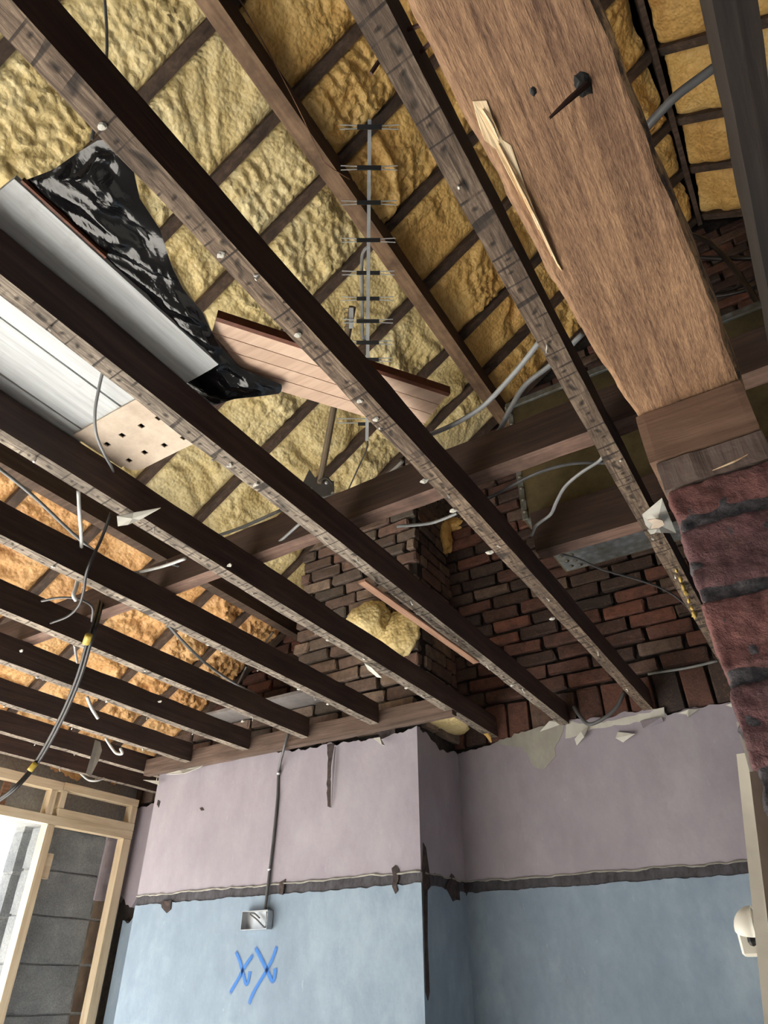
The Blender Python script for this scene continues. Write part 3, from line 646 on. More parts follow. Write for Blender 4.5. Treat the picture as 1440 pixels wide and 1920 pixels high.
pp = [Pz(a, b, LZ-.001) for a, b in sp]
spl = add('split_edge', slab([q+np.array([0, 0, -.0004*(k % 3)]) for k, q in enumerate(pp)], .006), 'fresh_wood', lintel)
for a, b in (((935, 270), (1035, 480)), ((945, 290), (1010, 430)), ((905, 205), (935, 262)), ((965, 330), (1046, 496))):
    add('splinter', tube([Pz(*a, LZ-.002), Pz((a[0]+b[0])/2+random.uniform(-3, 3), (a[1]+b[1])/2, LZ-.004), Pz(*b, LZ-.002)], [.0006, .0016, .0005], 5), 'fresh_wood', spl)
add('nail', tube([Pz(1106, 148, LZ+.01), Pz(1098, 160, LZ-.002), Pz(1066, 188, LZ-.016), Pz(1030, 222, LZ-.028)], [.0026, .0024, .002, .0009], 7), 'rusty_iron', lintel)
add('nail_hole', blob(Pz(1094, 158, LZ), (.006, .009, .0012), 12, .3, 6, 3), 'black_plastic', lintel)
add('nail_hole', blob(Pz(1000, 170, LZ), (.003, .004, .0012), 10, .3, 6, 4), 'black_plastic', lintel)
pad1 = add('packing_timber', rbox(-.055, .049, PY-.001, PY+.18, .4345, .4985, (.008, .01, .008), .002, .0012, 20, 111), 'pad_timber', label='brown packing block squeezed under the end of the lintel', cat='packing block')
pad2 = add('packing_timber', rbox(-.049, .050, PY+.001, PY+.18, .3985, .4335, (.006, .01, .006), .002, .0018, 30, 112), 'pad_timber_grey', label='grey rough-sawn packing strip bedded on the brick pier', cat='packing block')
add('splinter', tube([Py(1336, 882, PY-.002), Py(1375, 866, PY-.004), Py(1402, 852, PY-.002)], [.0004, .0012, .0004], 5), 'fresh_wood', pad2)

# ---- stud frame by the left wall
XS = -3.9
sf = empty('stud_frame', (XS, 2.6, FL), 'new pale timber stud frame standing against the block wall', 'stud frame')
def stud(name, y0, y1, z0, z1, mat, xo=0, d=.06): add(name, rbox(XS-d+xo, XS+xo, y0, y1, z0, z1, (.03, .06, .06), .002, .0008, 8, int(y0*100+z0*10)), mat, sf)
stud('stud', 3.085, 3.145, FL, .772, 'new_pine_v'); stud('stud', 2.535, 2.585, FL, .772, 'new_pine_v')
stud('header', .6, 3.148, .773, .822, 'new_pine'); stud('top_plate', .6, 2.575, .957, 1.008, 'new_pine'); stud('cripple_stud', 2.505, 2.545, .823, .956, 'new_pine_v'); stud('cripple_stud', 1.3, 1.34, .823, .956, 'new_pine_v')
stud('sill_rail', 2.58, 3.147, .823, .866, 'new_pine', .002); stud('top_rail', 2.58, 3.147, .968, 1.012, 'new_pine', .002); stud('cripple_stud', 2.578, 2.612, .867, .967, 'new_pine_v'); stud('cripple_stud', 3.10, 3.147, .867, .967, 'new_pine_v')
stud('stud', .6, .65, FL, .772, 'new_pine_v'); stud('gusset', 2.586, 2.64, .50, .63, 'new_pine', -.02, .018); stud('old_batten', 2.25, 2.29, .80, 1.0, 'lath_timber', -.075, .02)

# ================================================================== THINGS IN THE LOFT
# ---- galvanised water tank
TX0, TX1, TY0, TY1, TZ0, TZ1 = -.6, .62, 1.838, 2.25, 1.288, 1.82
tk = empty('water_tank', ((TX0+TX1)/2, (TY0+TY1)/2, TZ0), 'galvanised steel water tank resting across the binders', 'water tank')
add('tank_body', join(cbox(TX0, TX1, TY0, TY0+.006, TZ0+.008, TZ1, .001), cbox(TX0, TX0+.006, TY0, TY1, TZ0, TZ1, .001), cbox(TX1-.006, TX1, TY0, TY1, TZ0, TZ1, .001), cbox(TX0, TX1, TY1-.006, TY1, TZ0, TZ1, .001)), 'tank_side', tk)
add('tank_base', rbox(TX0, TX1, TY0, TY1, TZ0, TZ0+.008, (.05, .05, .01), .002, .002, 5, 7), 'galvanised', tk)
add('rim', join(cbox(TX0-.004, TX1+.004, TY0-.012, TY0, TZ1-.025, TZ1+.004, .002), cbox(TX0-.012, TX0, TY0, TY1, TZ1-.025, TZ1+.004, .002)), 'galvanised', tk)
add('corner_strip', cbox(TX0-.003, TX0+.018, TY0-.003, TY0, TZ0, TZ1, .001), 'galvanised', tk)
RV = blob((0, 0, 0), (.009, .009, .005), 8, .1, 3, 1); rvm = mesh('rivet', RV[0], RV[1], 'dull_steel', smooth=True)
def rivet(x, y, z):
    o = bpy.data.objects.new('rivet', rvm); COL.objects.link(o); o.parent = tk; o.location = tuple(np.array([x, y, z])-np.array(tk.location))
for k in range(9): rivet(TX0+.03+.006*math.sin(k*4), TY0+.03+k*.043, TZ0-.001); rivet(TX0+.07+.01*math.sin(k*7), TY0+.04+k*.043, TZ0-.001)
for k in range(10): rivet(TX0+.01, TY0-.004, TZ0+.03+k*.05)
for k in range(7): rivet(TX0+.12+.05*k, TY0+.03+.004*math.sin(k*9), TZ0-.001)

# ---- white painted boards lying on the joists
wbp = empty('painted_board_panel', (-1.15, .3, 1.136), 'white painted tongue-and-groove boards lying across the joists', 'board panel')
bw = .1475
for k in range(4):
    x1 = -.866-k*bw; V, F = rbox(x1-bw+.004, x1, (.18+.004*math.sin(k*3)), .684+.003*math.sin(k*5), 1.136, 1.152, (.03, .06, .016), .003, .0015, 6, 120+k)
    if k == 0: V = V.copy(); m = V[:, 1] < .24; V[m, 1] = np.maximum(V[m, 1], .172+0*V[m, 1]) if False else V[m, 1]
    add('board', (V, F), 'white_paint', wbp)
add('edge_batten', rbox(-.866, -.859, .19, .37, 1.139, 1.152, (.01, .02, .02), .002, .003, 22, 131), 'brown_moulding', wbp)
# ---- perforated beige sheet
pb = [Pz(*q, 1.133) for q in ((262, 756), (366, 828), (262, 878), (244, 880), (222, 868), (150, 812))]
hol = [(297, 785), (265, 800), (229, 817), (201, 833), (344, 822), (308, 836), (271, 849), (242, 863)]
def perforated(x0, x1, y0, y1, z, th, holes, hs, corner):
    xs = sorted(set([x0, x1]+[h[0]+s*hs for h in holes for s in (-1, 1)])); ys = sorted(set([y0, y1]+[h[1]+s*hs for h in holes for s in (-1, 1)])); parts = []
    V = [(a, b, zz) for zz in (z, z+th) for a in xs for b in ys]; n, m = len(xs), len(ys); F = []; solid = np.ones((n-1, m-1), bool)
    for i in range(n-1):
        for j in range(m-1):
            cx, cy = (xs[i]+xs[i+1])/2, (ys[j]+ys[j+1])/2
            if any(abs(cx-h[0]) < hs and abs(cy-h[1]) < hs for h in holes): solid[i, j] = False
    def vid(i, j, t): return t*n*m+i*m+j
    for i in range(n-1):
        for j in range(m-1):
            if not solid[i, j]: continue
            F += [(vid(i, j, 0), vid(i, j+1, 0), vid(i+1, j+1, 0), vid(i+1, j, 0)), (vid(i, j, 1), vid(i+1, j, 1), vid(i+1, j+1, 1), vid(i, j+1, 1))]
            for di, dj, a, b in ((-1, 0, (i, j), (i, j+1)), (1, 0, (i+1, j+1), (i+1, j)), (0, -1, (i+1, j), (i, j)), (0, 1, (i, j+1), (i+1, j+1))):
                ii, jj = i+di, j+dj
                if not (0 <= ii < n-1 and 0 <= jj < m-1 and solid[ii, jj]): F.append((vid(*a, 0), vid(*a, 1), vid(*b, 1), vid(*b, 0))[::-1])
    V = np.array(V); V[:, 2] += .004*np.sin((V[:, 0]-x0)*9)
    lo = (V[:, 0] < x0+.03) & (V[:, 1] > y1-.03); V[lo, 1] -= .018; V[lo, 0] += .012
    return V, F
psh = add('perforated_sheet', perforated(-1.335, -1.06, .655, .842, 1.128, .004, [tuple(Pz(*h, 1.13)[:2]) for h in hol], .0068, 0), 'beige_hardboard', label='beige hardboard sheet with square punched holes beside the white boards', cat='board')
add('hole_dark_sheet', cbox(-1.33, -1.065, .69, .83, 1.142, 1.15, .001), 'sooty_timber_x', psh)  # dark sheet added behind the punched holes so they read dark
# ---- pine matchboard panel lying diagonally
pa, pbv = np.array([-.477, 1.038])*1.026, np.array([-.787, .581])*1.026; dl = (pbv-pa)/np.linalg.norm(pbv-pa); dw = np.array([dl[1], -dl[0]]); dw = dw if dw[0] < 0 else -dw
ppn = empty('pine_panel', (-.65, .85, 1.166), 'pink-brown pine matchboard panel lying diagonally across a joist', 'board panel')
def plank(o, w0, w1, l0, l1, z0, z1, mat, nm, par):
    c = [pa+dl*l+dw*w_ for l, w_ in ((l0, w0), (l1, w0), (l1, w1), (l0, w1))]; V, F = slab([(*q, z0) for q in c], .001); V = np.array(V); V[4:, 2] = z1; V[:4, 2] = z0
    add(nm, (V, fix_normals(V, F)), mat, par)
for k in range(4): plank(k, .006+k*.0375, .006+k*.0375+.0355, 0.002*k, .56, 1.170, 1.180, 'pine_board', 'board', ppn)
plank(0, -.006, .005, -.004, .56, 1.166, 1.190, 'brown_moulding', 'edge_moulding', ppn)
# ---- crumpled black polythene
out = [(42, 340), (100, 318), (140, 290), (185, 262), (232, 262), (247, 305), (262, 372), (300, 430), (322, 500), (345, 545), (380, 585), (405, 640), (450, 690), (505, 712), (530, 722), (526, 738), (480, 744), (440, 748), (402, 760), (372, 748), (345, 714), (380, 690), (360, 672), (300, 612), (232, 536), (160, 462), (100, 405), (50, 372)]
def sheet(outline, z0, n=64):
    p = np.array([Pz(a, b, z0)[:2] for a, b in outline]); c0 = p.mean(0)
    # resample the outline, then rings shrinking to a spine between the two long edges
    L = np.r_[0, np.cumsum(np.linalg.norm(np.diff(np.vstack([p, p[:1]]), axis=0), axis=1))]; s = np.linspace(0, L[-1], 140, endpoint=False); pc = np.vstack([p, p[:1]])
    q = np.stack([np.interp(s, L, pc[:, 0]), np.interp(s, L, pc[:, 1])], 1)
    a, b = Pz(175, 320, z0)[:2], Pz(450, 722, z0)[:2]; ab = b-a; tt = np.clip(((q-a)@ab)/(ab@ab), .0, 1); core = a+tt[:, None]*ab
    V, F = [], []; R = 26
    for side in (0, 1):
        for k in range(R+1):
            r = k/R; r_ = 1-(1-r)**1.6; xy = q*(1-r_)+core*r_; P3 = np.c_[xy*1, np.zeros(len(xy))]
            prof = math.sin(math.pi/2*min(1, r*1.15))
            lenc = (xy-a)@ab/np.linalg.norm(ab)*1.0; acr = (xy-core)@np.array([-ab[1], ab[0]])/np.linalg.norm(ab)
            wr = np.abs(vnoise(np.c_[lenc*26+acr*30, acr*14, np.full(len(xy), 3.)], 5))*.020+np.abs(vnoise(np.c_[lenc*50-acr*20, acr*30, np.full(len(xy), 3.)], 8))*.009+.016*fbm(P3*9, 2, 6)
            z = (-.020*prof+wr*prof*.9) if side == 0 else (.03*prof*(.7+.3*np.sin(lenc*6))+wr*prof)
            V.append(np.c_[xy, z0+z+.0*r])
    n_ = len(q)
    for side in (0, 1):
        o = side*(R+1)*n_
        for k in range(R):
            for j in range(n_):
                f_ = (o+k*n_+j, o+k*n_+(j+1) % n_, o+(k+1)*n_+(j+1) % n_, o+(k+1)*n_+j); F.append(f_ if side else f_[::-1])
    return np.concatenate(V), F
add('polythene_bundle', sheet(out, 1.152), 'black_polythene', smooth=True, label='crumpled glossy black polythene bundle between two joists', cat='plastic sheet')

# ---- television aerial and its mast
ae = empty('tv_aerial', Pd(688, 825, 2.62), 'slim aluminium television aerial with short paired rods', 'aerial')
A0, A1 = Pd(693, 225, 2.30), Pd(688, 826, 2.62); ad = (A1-A0)/np.linalg.norm(A1-A0); cx = np.array(_r); an = np.cross(ad, cx)
add('boom', bar(A0, A1, .0125, .0125, an), 'aluminium', ae)
def along(py): t_ = (py-225)/(826-225); t3 = t_*2.30/(2.62-(2.62-2.30)*t_) if False else t_; d = 2.30+(2.62-2.30)*t3; return Pd(693-5*t_, py, d)
ROWS = [240, 316, 381, 451, 512, 560, 602, 642, 674]; 
for i, py in enumerate(ROWS):
    c = along(py); L = .100-.0012*i; h = an*.006
    hold = add('element_holder', bar(c-cx*.042+an*.012, c+cx*.042+an*.012, .014, .010, an), 'black_plastic', ae)
    for s in (-1, 1):
        for v in (-1, 1):
            a_ = c+cx*s*.025+ad*v*.004+an*.012; b_ = c+cx*s*L+ad*(v*.0068)+an*.012; add('element_rod', tube([a_, b_], .0019, 5), 'aluminium', hold)
for i, (py, L) in enumerate(((785, .115), (793, .115))):
    c = along(py); add('element_rod', tube([c-cx*L, c+cx*.01], .0022, 5), 'aluminium', ae)
c = along(795); add('element_holder', bar(c-cx*.035, c+cx*.02, .012, .012, an), 'black_plastic', ae)
add('clamp_strap', tube([along(462), along(470)-cx*.016+an*.0, along(490)-cx*.024, along(560)-cx*.022, along(625)-cx*.02, along(636)-cx*.012, along(625)], .006, 6), 'zinc', ae)
dp = along(595)-cx*.062
add('dipole_box', bar(dp-ad*.034, dp+ad*.04, .016, .012, an), 'aluminium', ae)
for k in range(5):
    q = dp+ad*(-.03+.016*k); add('element_rod', tube([q-cx*.005, q-cx*.022-ad*.002, q-cx*.026+ad*.005], .0016, 5), 'dull_steel', ae)
M0, M1 = Pd(661, 575, 2.50), Pd(600, 905, 2.86)
mast = empty('aerial_mast', M1, 'brown tubular mast holding the television aerial above its dark bracket', 'mast')
add('pole', tube([M0, M1], .0135, 10), 'mast_pipe', mast)
bk = [Pd(a, b, 2.87) for a, b in ((568, 905), (580, 880), (590, 895), (606, 898), (626, 902), (627, 945), (600, 960), (575, 925))]
add('bracket', slab(bk, .012), 'dark_bracket', mast)
for a, b in ((612, 905), (624, 925), (583, 918)): add('bolt', blob(Pd(a, b, 2.84), (.008, .008, .008), 8, .1, 3, 2), 'zinc', mast)
add('u_clamp', tube([Pd(598, 902, 2.84), Pd(612, 896, 2.82), Pd(622, 905, 2.84)], .005, 6), 'dark_bracket', mast)

# ---- loose lath beside a joist, paper scraps, torn boards
a, b = Pz(678, 1090, 1.005), Pz(893, 1242, 1.012)
V, F = bar(a, b, .026, .008); add('loose_lath', (V, F), 'lath_timber', label='reddish loose lath hanging beside a joist near the chimney foam', cat='lath')
def scrap(name, pts, label, cat, mat='paper', th=.0025):
    p = [np.array(q) for q in pts]; c = sum(p)/len(p); V = [c+np.array([0, 0, -.0015])]+p; V += [v+np.array([0, 0, th]) for v in V]; n_ = len(p)+1
    F = [(0, 1+(i+1) % len(p), 1+i) for i in range(len(p))]+[(n_, n_+1+i, n_+1+(i+1) % len(p)) for i in range(len(p))]+[(1+i, 1+(i+1) % len(p), n_+1+(i+1) % len(p), n_+1+i) for i in range(len(p))]
    return add(name, (np.array(V), F), mat, label=label, cat=cat)
scrap('paper_scrap', [Pz(221, 987, 1.0), Pz(219, 968, 1.005), Pz(250, 962, 1.022), Pz(301, 953, 1.024), Pz(262, 975, 1.02), Pz(240, 984, 1.0)], 'pale torn paper tongue stuck under a joist above the orange foam', 'paper scrap')
scrap('paper_scrap', [Px(178, 1388, -3.0), Px(188, 1392, -3.0), Px(191, 1408, -2.99), Px(184, 1428, -2.98), Px(170, 1456, -2.98), Px(161, 1450, -2.98), Px(172, 1412, -2.99)], 'grey torn strip hanging below the joists above the stud frame', 'paper scrap')
scrap('paper_scrap', [Pz(683, 1244, 1.027), Pz(697, 1252, 1.01), Pz(716, 1271, .99), Pz(707, 1270, .995), Pz(690, 1256, 1.01)], 'small white sliver dangling in front of the chimney stack', 'paper scrap', 'torn_plaster')
sb = scrap('plasterboard_scrap', [Pz(1205, 968, 1.02), Pz(1242, 937, 1.02), Pz(1268, 1000, 1.015), Pz(1240, 999, 1.0), Pz(1222, 998, 1.0), Pz(1210, 984, 1.01)], 'white torn plasterboard corner nailed under the joist beside the pier', 'plasterboard scrap', 'torn_plaster', .006)
add('torn_layer', slab([Pz(1214, 976, .998), Pz(1230, 973, .994), Pz(1242, 976, .994), Pz(1246, 984, .994), Pz(1236, 990, .996), Pz(1220, 992, .998), Pz(1226, 984, .998)], .003), 'beige_hardboard', sb)
add('torn_layer', slab([Pz(1214, 994, .998), Pz(1232, 992, .996), Pz(1228, 1000, .994), Pz(1220, 1002, .996)], .003), 'torn_plaster', sb)
# ---- foam lumps
fb = add('foam_lump', blob(Py(690, 1168, 2.74), (.13, .09, .115), 40, .18, 5, 3, .10), 'foam_cream', wc, smooth=True, label='bulging yellow foam lump')
add('foam_lump', blob(Py(745, 1192, 2.785), (.125, .05, .125), 40, .2, 6, 5, .12), 'foam_cream', wc, smooth=True, label='flat yellow foam spread')
add('foam_lump', blob(Py(836, 1008, 3.17), (.035, .05, .11), 24, .35, 6, 8, .1), 'foam_ochre', wb, smooth=True, label='ochre foam drip in the corner')
add('foam_lump', blob(Py(850, 985, 3.22), (.08, .03, .05), 24, .3, 6, 9, .1), 'foam_ochre', wb, smooth=True, label='ochre foam smear on bricks')
add('foam_blob', blob(Py(835, 1360, 3.0), (.11, .16, .012), 28, .2, 5, 10, .1), 'foam_cream', smooth=True, label='dirty flat foam patch above the alcove corner', cat='foam lump')
add('foam_strand', tube([Py(890, 1338, 3.12), Py(902, 1360, 3.12), Py(913, 1375, 3.13), Py(921, 1392, 3.14)], [.02, .03, .016, .004], 8), 'foam_ochre', smooth=True, label='dangling brown foam strand at the end of a joist', cat='foam lump')
fc_ = empty('foam_crumbs', Pz(1302, 1153, 1.0), 'bright yellow foam crumbs along the joist by the pier', 'foam lump')
for px, py, k in ((1268, 1070, .7), (1276, 1086, .9), (1281, 1100, 1.3), (1286, 1112, 1.0), (1291, 1126, .8), (1297, 1140, .9), (1302, 1153, 1.4)):
    add('crumb', blob(Pz(px, py, 1.018), (.006*k, .010*k, .010*k), 10, .5, 7, int(px)), 'foam_crumb', fc_, smooth=True)

# ---- electrical back box on the breast
bx = empty('electrical_box', (-2.433, YB-.01, .215), 'open metal socket back box on the blue plaster', 'electrical box')
x0, x1, z0, z1, yo = -2.512, -2.355, .215, .290, YB-.042
add('box_back', cbox(x0, x1, YB-.006, YB-.003, z0, z1, .0005), 'zinc', bx)
for v in (cbox(x0, x0+.002, yo, YB-.004, z0, z1, .0004), cbox(x1-.002, x1, yo, YB-.004, z0, z1, .0004), cbox(x0, x1, yo, YB-.004, z0, z0+.002, .0004), cbox(x0, x1, yo, YB-.004, z1-.002, z1, .0004)): add('box_side', v, 'zinc', bx)
add('wire_tail', tube([(x1-.025, YB-.02, z1-.006), (x1-.012, YB-.03, z1-.035), (x1-.02, YB-.03, z0+.008), (x1-.07, YB-.034, z0+.04), (x0+.045, YB-.036, z1-.012), (x0+.065, YB-.03, z1-.01), (x0+.1, YB-.03, z1-.03)], .0035, 7), 'dark_grey_pvc', bx, smooth=True)

# ---- leaning painted trim and the broken fitting behind it
yt = .64
lt = lambda z: -.058-.18*(.157-z)
V = []
for z in (FL+.002, .158):
    for dx in (0, .0085):
        for dy in (0, .012): V.append((lt(z)+dx, yt+dy, z))
V = np.array(V); add('trim_board', (V, fix_normals(V, [(0, 1, 3, 2), (4, 5, 7, 6), (0, 1, 5, 4), (2, 3, 7, 6), (0, 2, 6, 4), (1, 3, 7, 5)])), 'white_plastic', label='thin cream painted trim board leaning against the brick pier', cat='trim board')
V = []
for z in (FL+.002, .135):
    for xx in ((lt(z)+.0085)*.60/.64+.001, -.043):
        for yy in (.604, .63): V.append((xx, yy, z))
V = np.array(V); add('door_lining', (V, fix_normals(V, [(0, 1, 3, 2), (4, 5, 7, 6), (0, 1, 5, 4), (2, 3, 7, 6), (0, 2, 6, 4), (1, 3, 7, 5)])), 'grimy_render', wp)
cc = Py(1419, 1742, .76); bf = empty('broken_fitting', cc, 'broken white plastic ceiling rose hanging behind the trim board', 'light fitting')
def dome(c, r, t0, t1, n=16, m=7, th=.0016):
    V, F = [], []
    for rr in (r, r-th):
        for i in range(m+1):
            a_ = math.radians(12)+(math.pi/2-math.radians(12))*i/m
            for j in range(n+1):
                b_ = t0+(t1-t0)*j/n; V.append(np.array(c)+rr*np.array([-math.cos(a_), math.sin(a_)*math.cos(b_), math.sin(a_)*math.sin(b_)]))
    s = (m+1)*(n+1)
    for o, fl in ((0, 1), (s, -1)):
        for i in range(m):
            for j in range(n): q = (o+i*(n+1)+j, o+(i+1)*(n+1)+j, o+(i+1)*(n+1)+j+1, o+i*(n+1)+j+1); F.append(q[::fl])
    for j in range(n): F.append((m*(n+1)+j, m*(n+1)+j+1, s+m*(n+1)+j+1, s+m*(n+1)+j)); F.append((j+1, j, s+j, s+j+1))
    return np.array(V), F
add('shell', dome(cc, .018, -.2, math.pi+.4), 'white_plastic', bf, smooth=True)
add('terminal_block', cbox(cc[0]-.016, cc[0]+.006, cc[1]-.008, cc[1]+.01, cc[2]-.02, cc[2]+.004, .002), 'white_plastic', bf)
add('socket_hole', blob(cc+np.array([-.005, -.008, -.008]), (.004, .003, .005), 10, .05, 3, 1), 'black_plastic', bf)
add('flex', tube([cc+np.array([.004, 0, -.018]), cc+np.array([.008, .0, -.05]), cc+np.array([.004, .004, -.10])], .003, 6), 'dark_grey_pvc', bf, smooth=True)

# ---- cables
def cable(pts, r, mat, label, flat=1.0, nm='cable'): return add(nm, tube(pts, r, 8, flat=flat), mat, smooth=True, label=label, cat='cable')
Z = lambda z, *q: [Pz(a, b, z) for a, b in q]
cable([Px(196, -8, -.85), Px(200, 60, -.85), Px(199, 112, -.85), Px(186, 180, -.85), Px(177, 238, -.85), Px(172, 262, -.86)], .0035, 'grey_pvc', 'thin grey cable dropping from the roof to the polythene')
cable([Pz(194, 690, 1.134), Pz(184, 735, 1.10), Pz(178, 775, 1.07), Pz(181, 815, 1.05), Pz(196, 852, 1.06), Pz(211, 880, 1.10), Pz(214, 900, 1.13)], .0036, 'grey_pvc', 'grey cable looping below the white boards and perforated sheet')
cable(Z(1.25, (-10, 872), (60, 928), (150, 1012))+Z(1.2, (215, 1058), (262, 1079), (287, 1092)), .0055, 'grey_pvc', 'long grey cable running over the orange foam at left')
cable([Pz(147, 920, 1.12), Pz(149, 960, 1.09), Pz(152, 1000, 1.09), Pz(153, 1034, 1.13)], .0055, 'white_pvc', 'white cable hanging between two joists over the orange foam')
cable([Pz(146, 1085, 1.09), Pz(143, 1100, 1.06), Pz(138, 1116, 1.03), Pz(143, 1126, 1.02)], .0065, 'white_pvc', 'short thick white cable end above the taped black cable')
cable(Z(1.06, (78, 1127), (110, 1121), (142, 1122), (164, 1130), (174, 1142), (172, 1165)), .004, 'dark_grey_pvc', 'dark cable loop tied to the short white cable end')
cable([Pz(208, 962, 1.12), Pz(190, 1010, 1.06), Pz(168, 1058, .99), Pz(160, 1085, .97), Pz(157, 1108, .97), Pz(148, 1135, .98), Pz(128, 1155, 1.0), Pz(95, 1168, 1.02)], .0045, 'black_pvc', 'thin black cable curling down under the binder at left')
fc = empty('taped_cable', Pz(-10, 1508, .6), 'thick double black cable with yellow tape drooping to lower left', 'cable')
base = [Pz(192, 1116, 1.22), Pz(180, 1165, 1.06), Pz(165, 1212, .98), Pz(147, 1272, .92), Pz(116, 1345, .85), Pz(72, 1425, .75), Pz(30, 1476, .65), Pz(-10, 1506, .6)]
for s in (-1, 1): add('core_cable', tube([q+_r*s*.0062 for q in base], .0062, 8), 'black_pvc', fc, smooth=True)
for q0, q1 in (((167, 1190, .995), (161, 1207, .982)), ((18, 1460, .66), (10, 1467, .65))):
    if q0[0] > 100: add('tape_band', tube([Pz(*q0)*1.002, Pz(*q1)*.998], .0128, 10, flat=.62), 'yellow_tape', fc, smooth=True)
add('tape_band', tube([base[5]*.9+base[6]*.1, base[5]*.6+base[6]*.4], .0128, 10, flat=.6), 'yellow_tape', fc, smooth=True)
cable(Z(1.14, (226, 1079), (268, 1071), (308, 1061), (348, 1047)), .0055, 'white_pvc', 'pale twin cable resting on the joist left of the binder')
cable(Z(1.2, (312, 1055), (345, 1064), (390, 1069)), .0045, 'grey_pvc', 'short grey cable end beside the pale twin cable')
cable(Z(1.3, (383, 1012), (450, 990), (530, 955)), .0055, 'grey_pvc', 'grey cable crossing the cream foam left of the bracket')
cable(Z(1.15, (452, 1046), (492, 1038), (528, 1012), (564, 980)), .005, 'grey_pvc', 'pale cable curving up over the binder left of the stack')
cable(Z(1.33, (622, 957), (680, 934), (721, 896), (755, 865)), .005, 'white_pvc', 'pale cable rising along the binder below the aerial')
cable(Z(1.36, (593, 935), (657, 920), (715, 905), (776, 889)), .004, 'grey_pvc', 'straight grey cable crossing the aerial bracket')
cable([Pd(690, 822, 2.63), Pd(686, 845, 2.66), Pd(668, 885, 2.75), Pd(641, 945, 2.9)], .003, 'black_pvc', 'black aerial lead hanging from the end of the boom')
cable(Z(1.14, (744, 987), (806, 981), (846, 967), (857, 962)), .005, 'grey_pvc', 'grey cable end poking from the joist over the stack corner')
cable(Z(1.145, (793, 820), (850, 796), (905, 762), (950, 716), (985, 675), (1012, 640)), .007, 'grey_pvc', 'thick pale grey cable sweeping between two joists by the purlin end', .7)
cable(Z(1.29, (826, 869), (880, 855), (930, 815), (955, 770), (985, 722), (1035, 682), (1092, 626)), .008, 'grey_pvc', 'second thick grey cable curving above the binder beside the purlin end', .7)
cable(Z(1.15, (903, 941), (950, 916), (1010, 886), (1075, 869), (1145, 868)), .006, 'dark_grey_pvc', 'dark flat cable arching in front of the water tank', .6)
cable(Z(1.13, (1132, 842), (1126, 862), (1090, 886), (1060, 912), (1043, 942), (1032, 965), (1006, 985), (996, 1005)), .0055, 'grey_pvc', 'pale cable trailing down in front of the water tank', .7)
cable(Z(1.14, (1050, 1038), (1085, 1048), (1130, 1068), (1190, 1085), (1240, 1103), (1275, 1125), (1306, 1158)), .0035, 'dark_grey_pvc', 'thin cable sagging below the tank towards the pier')
cable([Py(1215, 1264, 3.18), Py(1290, 1252, 3.16), Py(1345, 1239, 3.16)], .006, 'grey_pvc', 'grey cable across the dark gable bricks beside the pier')
cable([Py(1170, 1298, 3.14), Py(1157, 1325, 3.13), Py(1135, 1345, 3.13), Py(1105, 1358, 3.14), Py(1087, 1342, 3.15), Py(1076, 1325, 3.17)], .009, 'dark_grey_pvc', 'dark cable loop at the torn top of the alcove plaster')
dc = cable([Py(541, 1374, 2.69), Py(533, 1402, 2.700), Py(523, 1445, YB-.010), Py(520, 1500, YB-.008), Py(512, 1580, YB-.008), Py(505, 1640, YB-.010), Py(499, 1690, YB-.014), Py(497, 1704, YB-.018)], .0075, 'dark_grey_pvc', 'dark cable clipped down the chimney breast to the metal box')
for a, b in ((522, 1450), (505, 1630), (498, 1702)): add('cable_clip', blob(Py(a, b, YB-.012), (.009, .01, .008), 8, .1, 3, 1), 'zinc', dc)
cable(Z(1.17, (314, 1170), (345, 1205), (385, 1243), (430, 1275), (489, 1308)), .006, 'grey_pvc', 'silvery cable lying across the joists left of the stack')
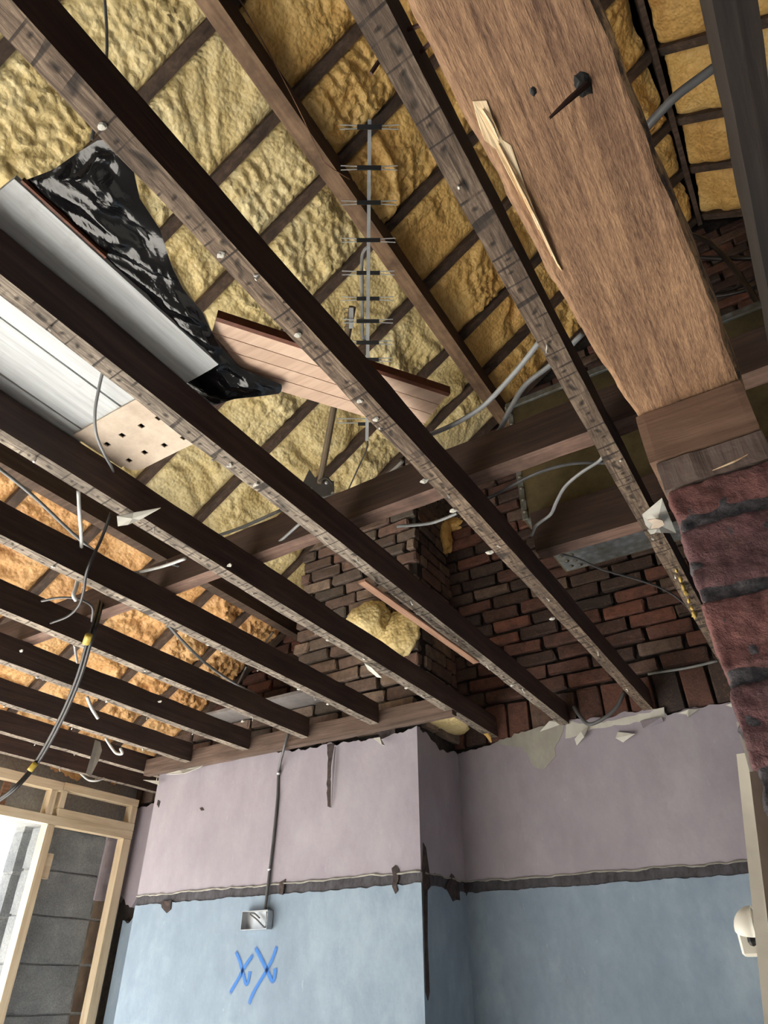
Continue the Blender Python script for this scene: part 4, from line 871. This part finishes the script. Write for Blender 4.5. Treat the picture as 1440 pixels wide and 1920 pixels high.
cable([Pz(163, 1306, 1.1), Pz(172, 1328, 1.06), Pz(184, 1347, 1.03)], .0075, 'white_pvc', 'short white cable stub between two joists at far left')
cable([Pz(198, 1384, 1.06), Pz(208, 1400, 1.02), Pz(218, 1412, .99), Pz(229, 1413, .98), Pz(226, 1404, .99)], .007, 'white_pvc', 'hooked white cable end beside the hanging grey strip')
cable([Pz(139, 1206, 1.05), Pz(142, 1226, 1.04), Pz(145, 1242, 1.03)], .005, 'grey_pvc', 'short pale stub under the joist beside the taped cable')
cable([Pz(150, 1449, 1.035), Pz(165, 1462, 1.01), Pz(180, 1464, 1.005), Pz(195, 1459, 1.03)], .006, 'white_pvc', 'pale cable loop under the joist above the stud frame')
cable(Z(1.16, (1200, 252), (1240, 208), (1270, 178), (1310, 148), (1362, 110)), .0075, 'dark_grey_pvc', 'thick dark cable crossing the foam right of the lintel')
for q, r, lb in (([(1285, 436), (1330, 455), (1365, 490), (1400, 535), (1425, 575)], .016, 'sloping dark cable on the gable bricks at far right'), ([(1296, 482), (1340, 484), (1390, 484), (1450, 483)], .014, 'level dark cable across the gable bricks at far right'),
                 ([(1325, 556), (1380, 540), (1410, 525), (1450, 498)], .009, 'thin upper dark cable rising across the far right bricks'), ([(1325, 558), (1380, 549), (1450, 529)], .011, 'lowest dark cable on the gable bricks at far right')):
    cable([Py(a, b, 3.16-8*r) for a, b in q], r, 'black_pvc', lb)
cable([Px(447, -5, -1.0), Px(505, 100, -1.0), Px(560, 205, -1.0), Px(600, 290, -.99), Px(615, 310, -.98), Px(655, 336, -1.0)], .0022, 'lath_timber', 'thin copper wire slack along the brown purlin')
cable([Pz(462, 1250, 1.12), Pz(445, 1285, 1.3)], .005, 'black_pvc', 'short black stub against the orange foam near the stack')
cable([Pz(512, 1185, 1.6), Pz(490, 1215, 1.6)], .005, 'black_pvc', 'thin black rod across the last orange foam bay')

# ------------------------------------------------------------------ lift everything so that the floor lies at z = 0
for o in bpy.data.objects:
    if o.parent is None and o.type in ('MESH', 'EMPTY'): o.location.z += CAMZ
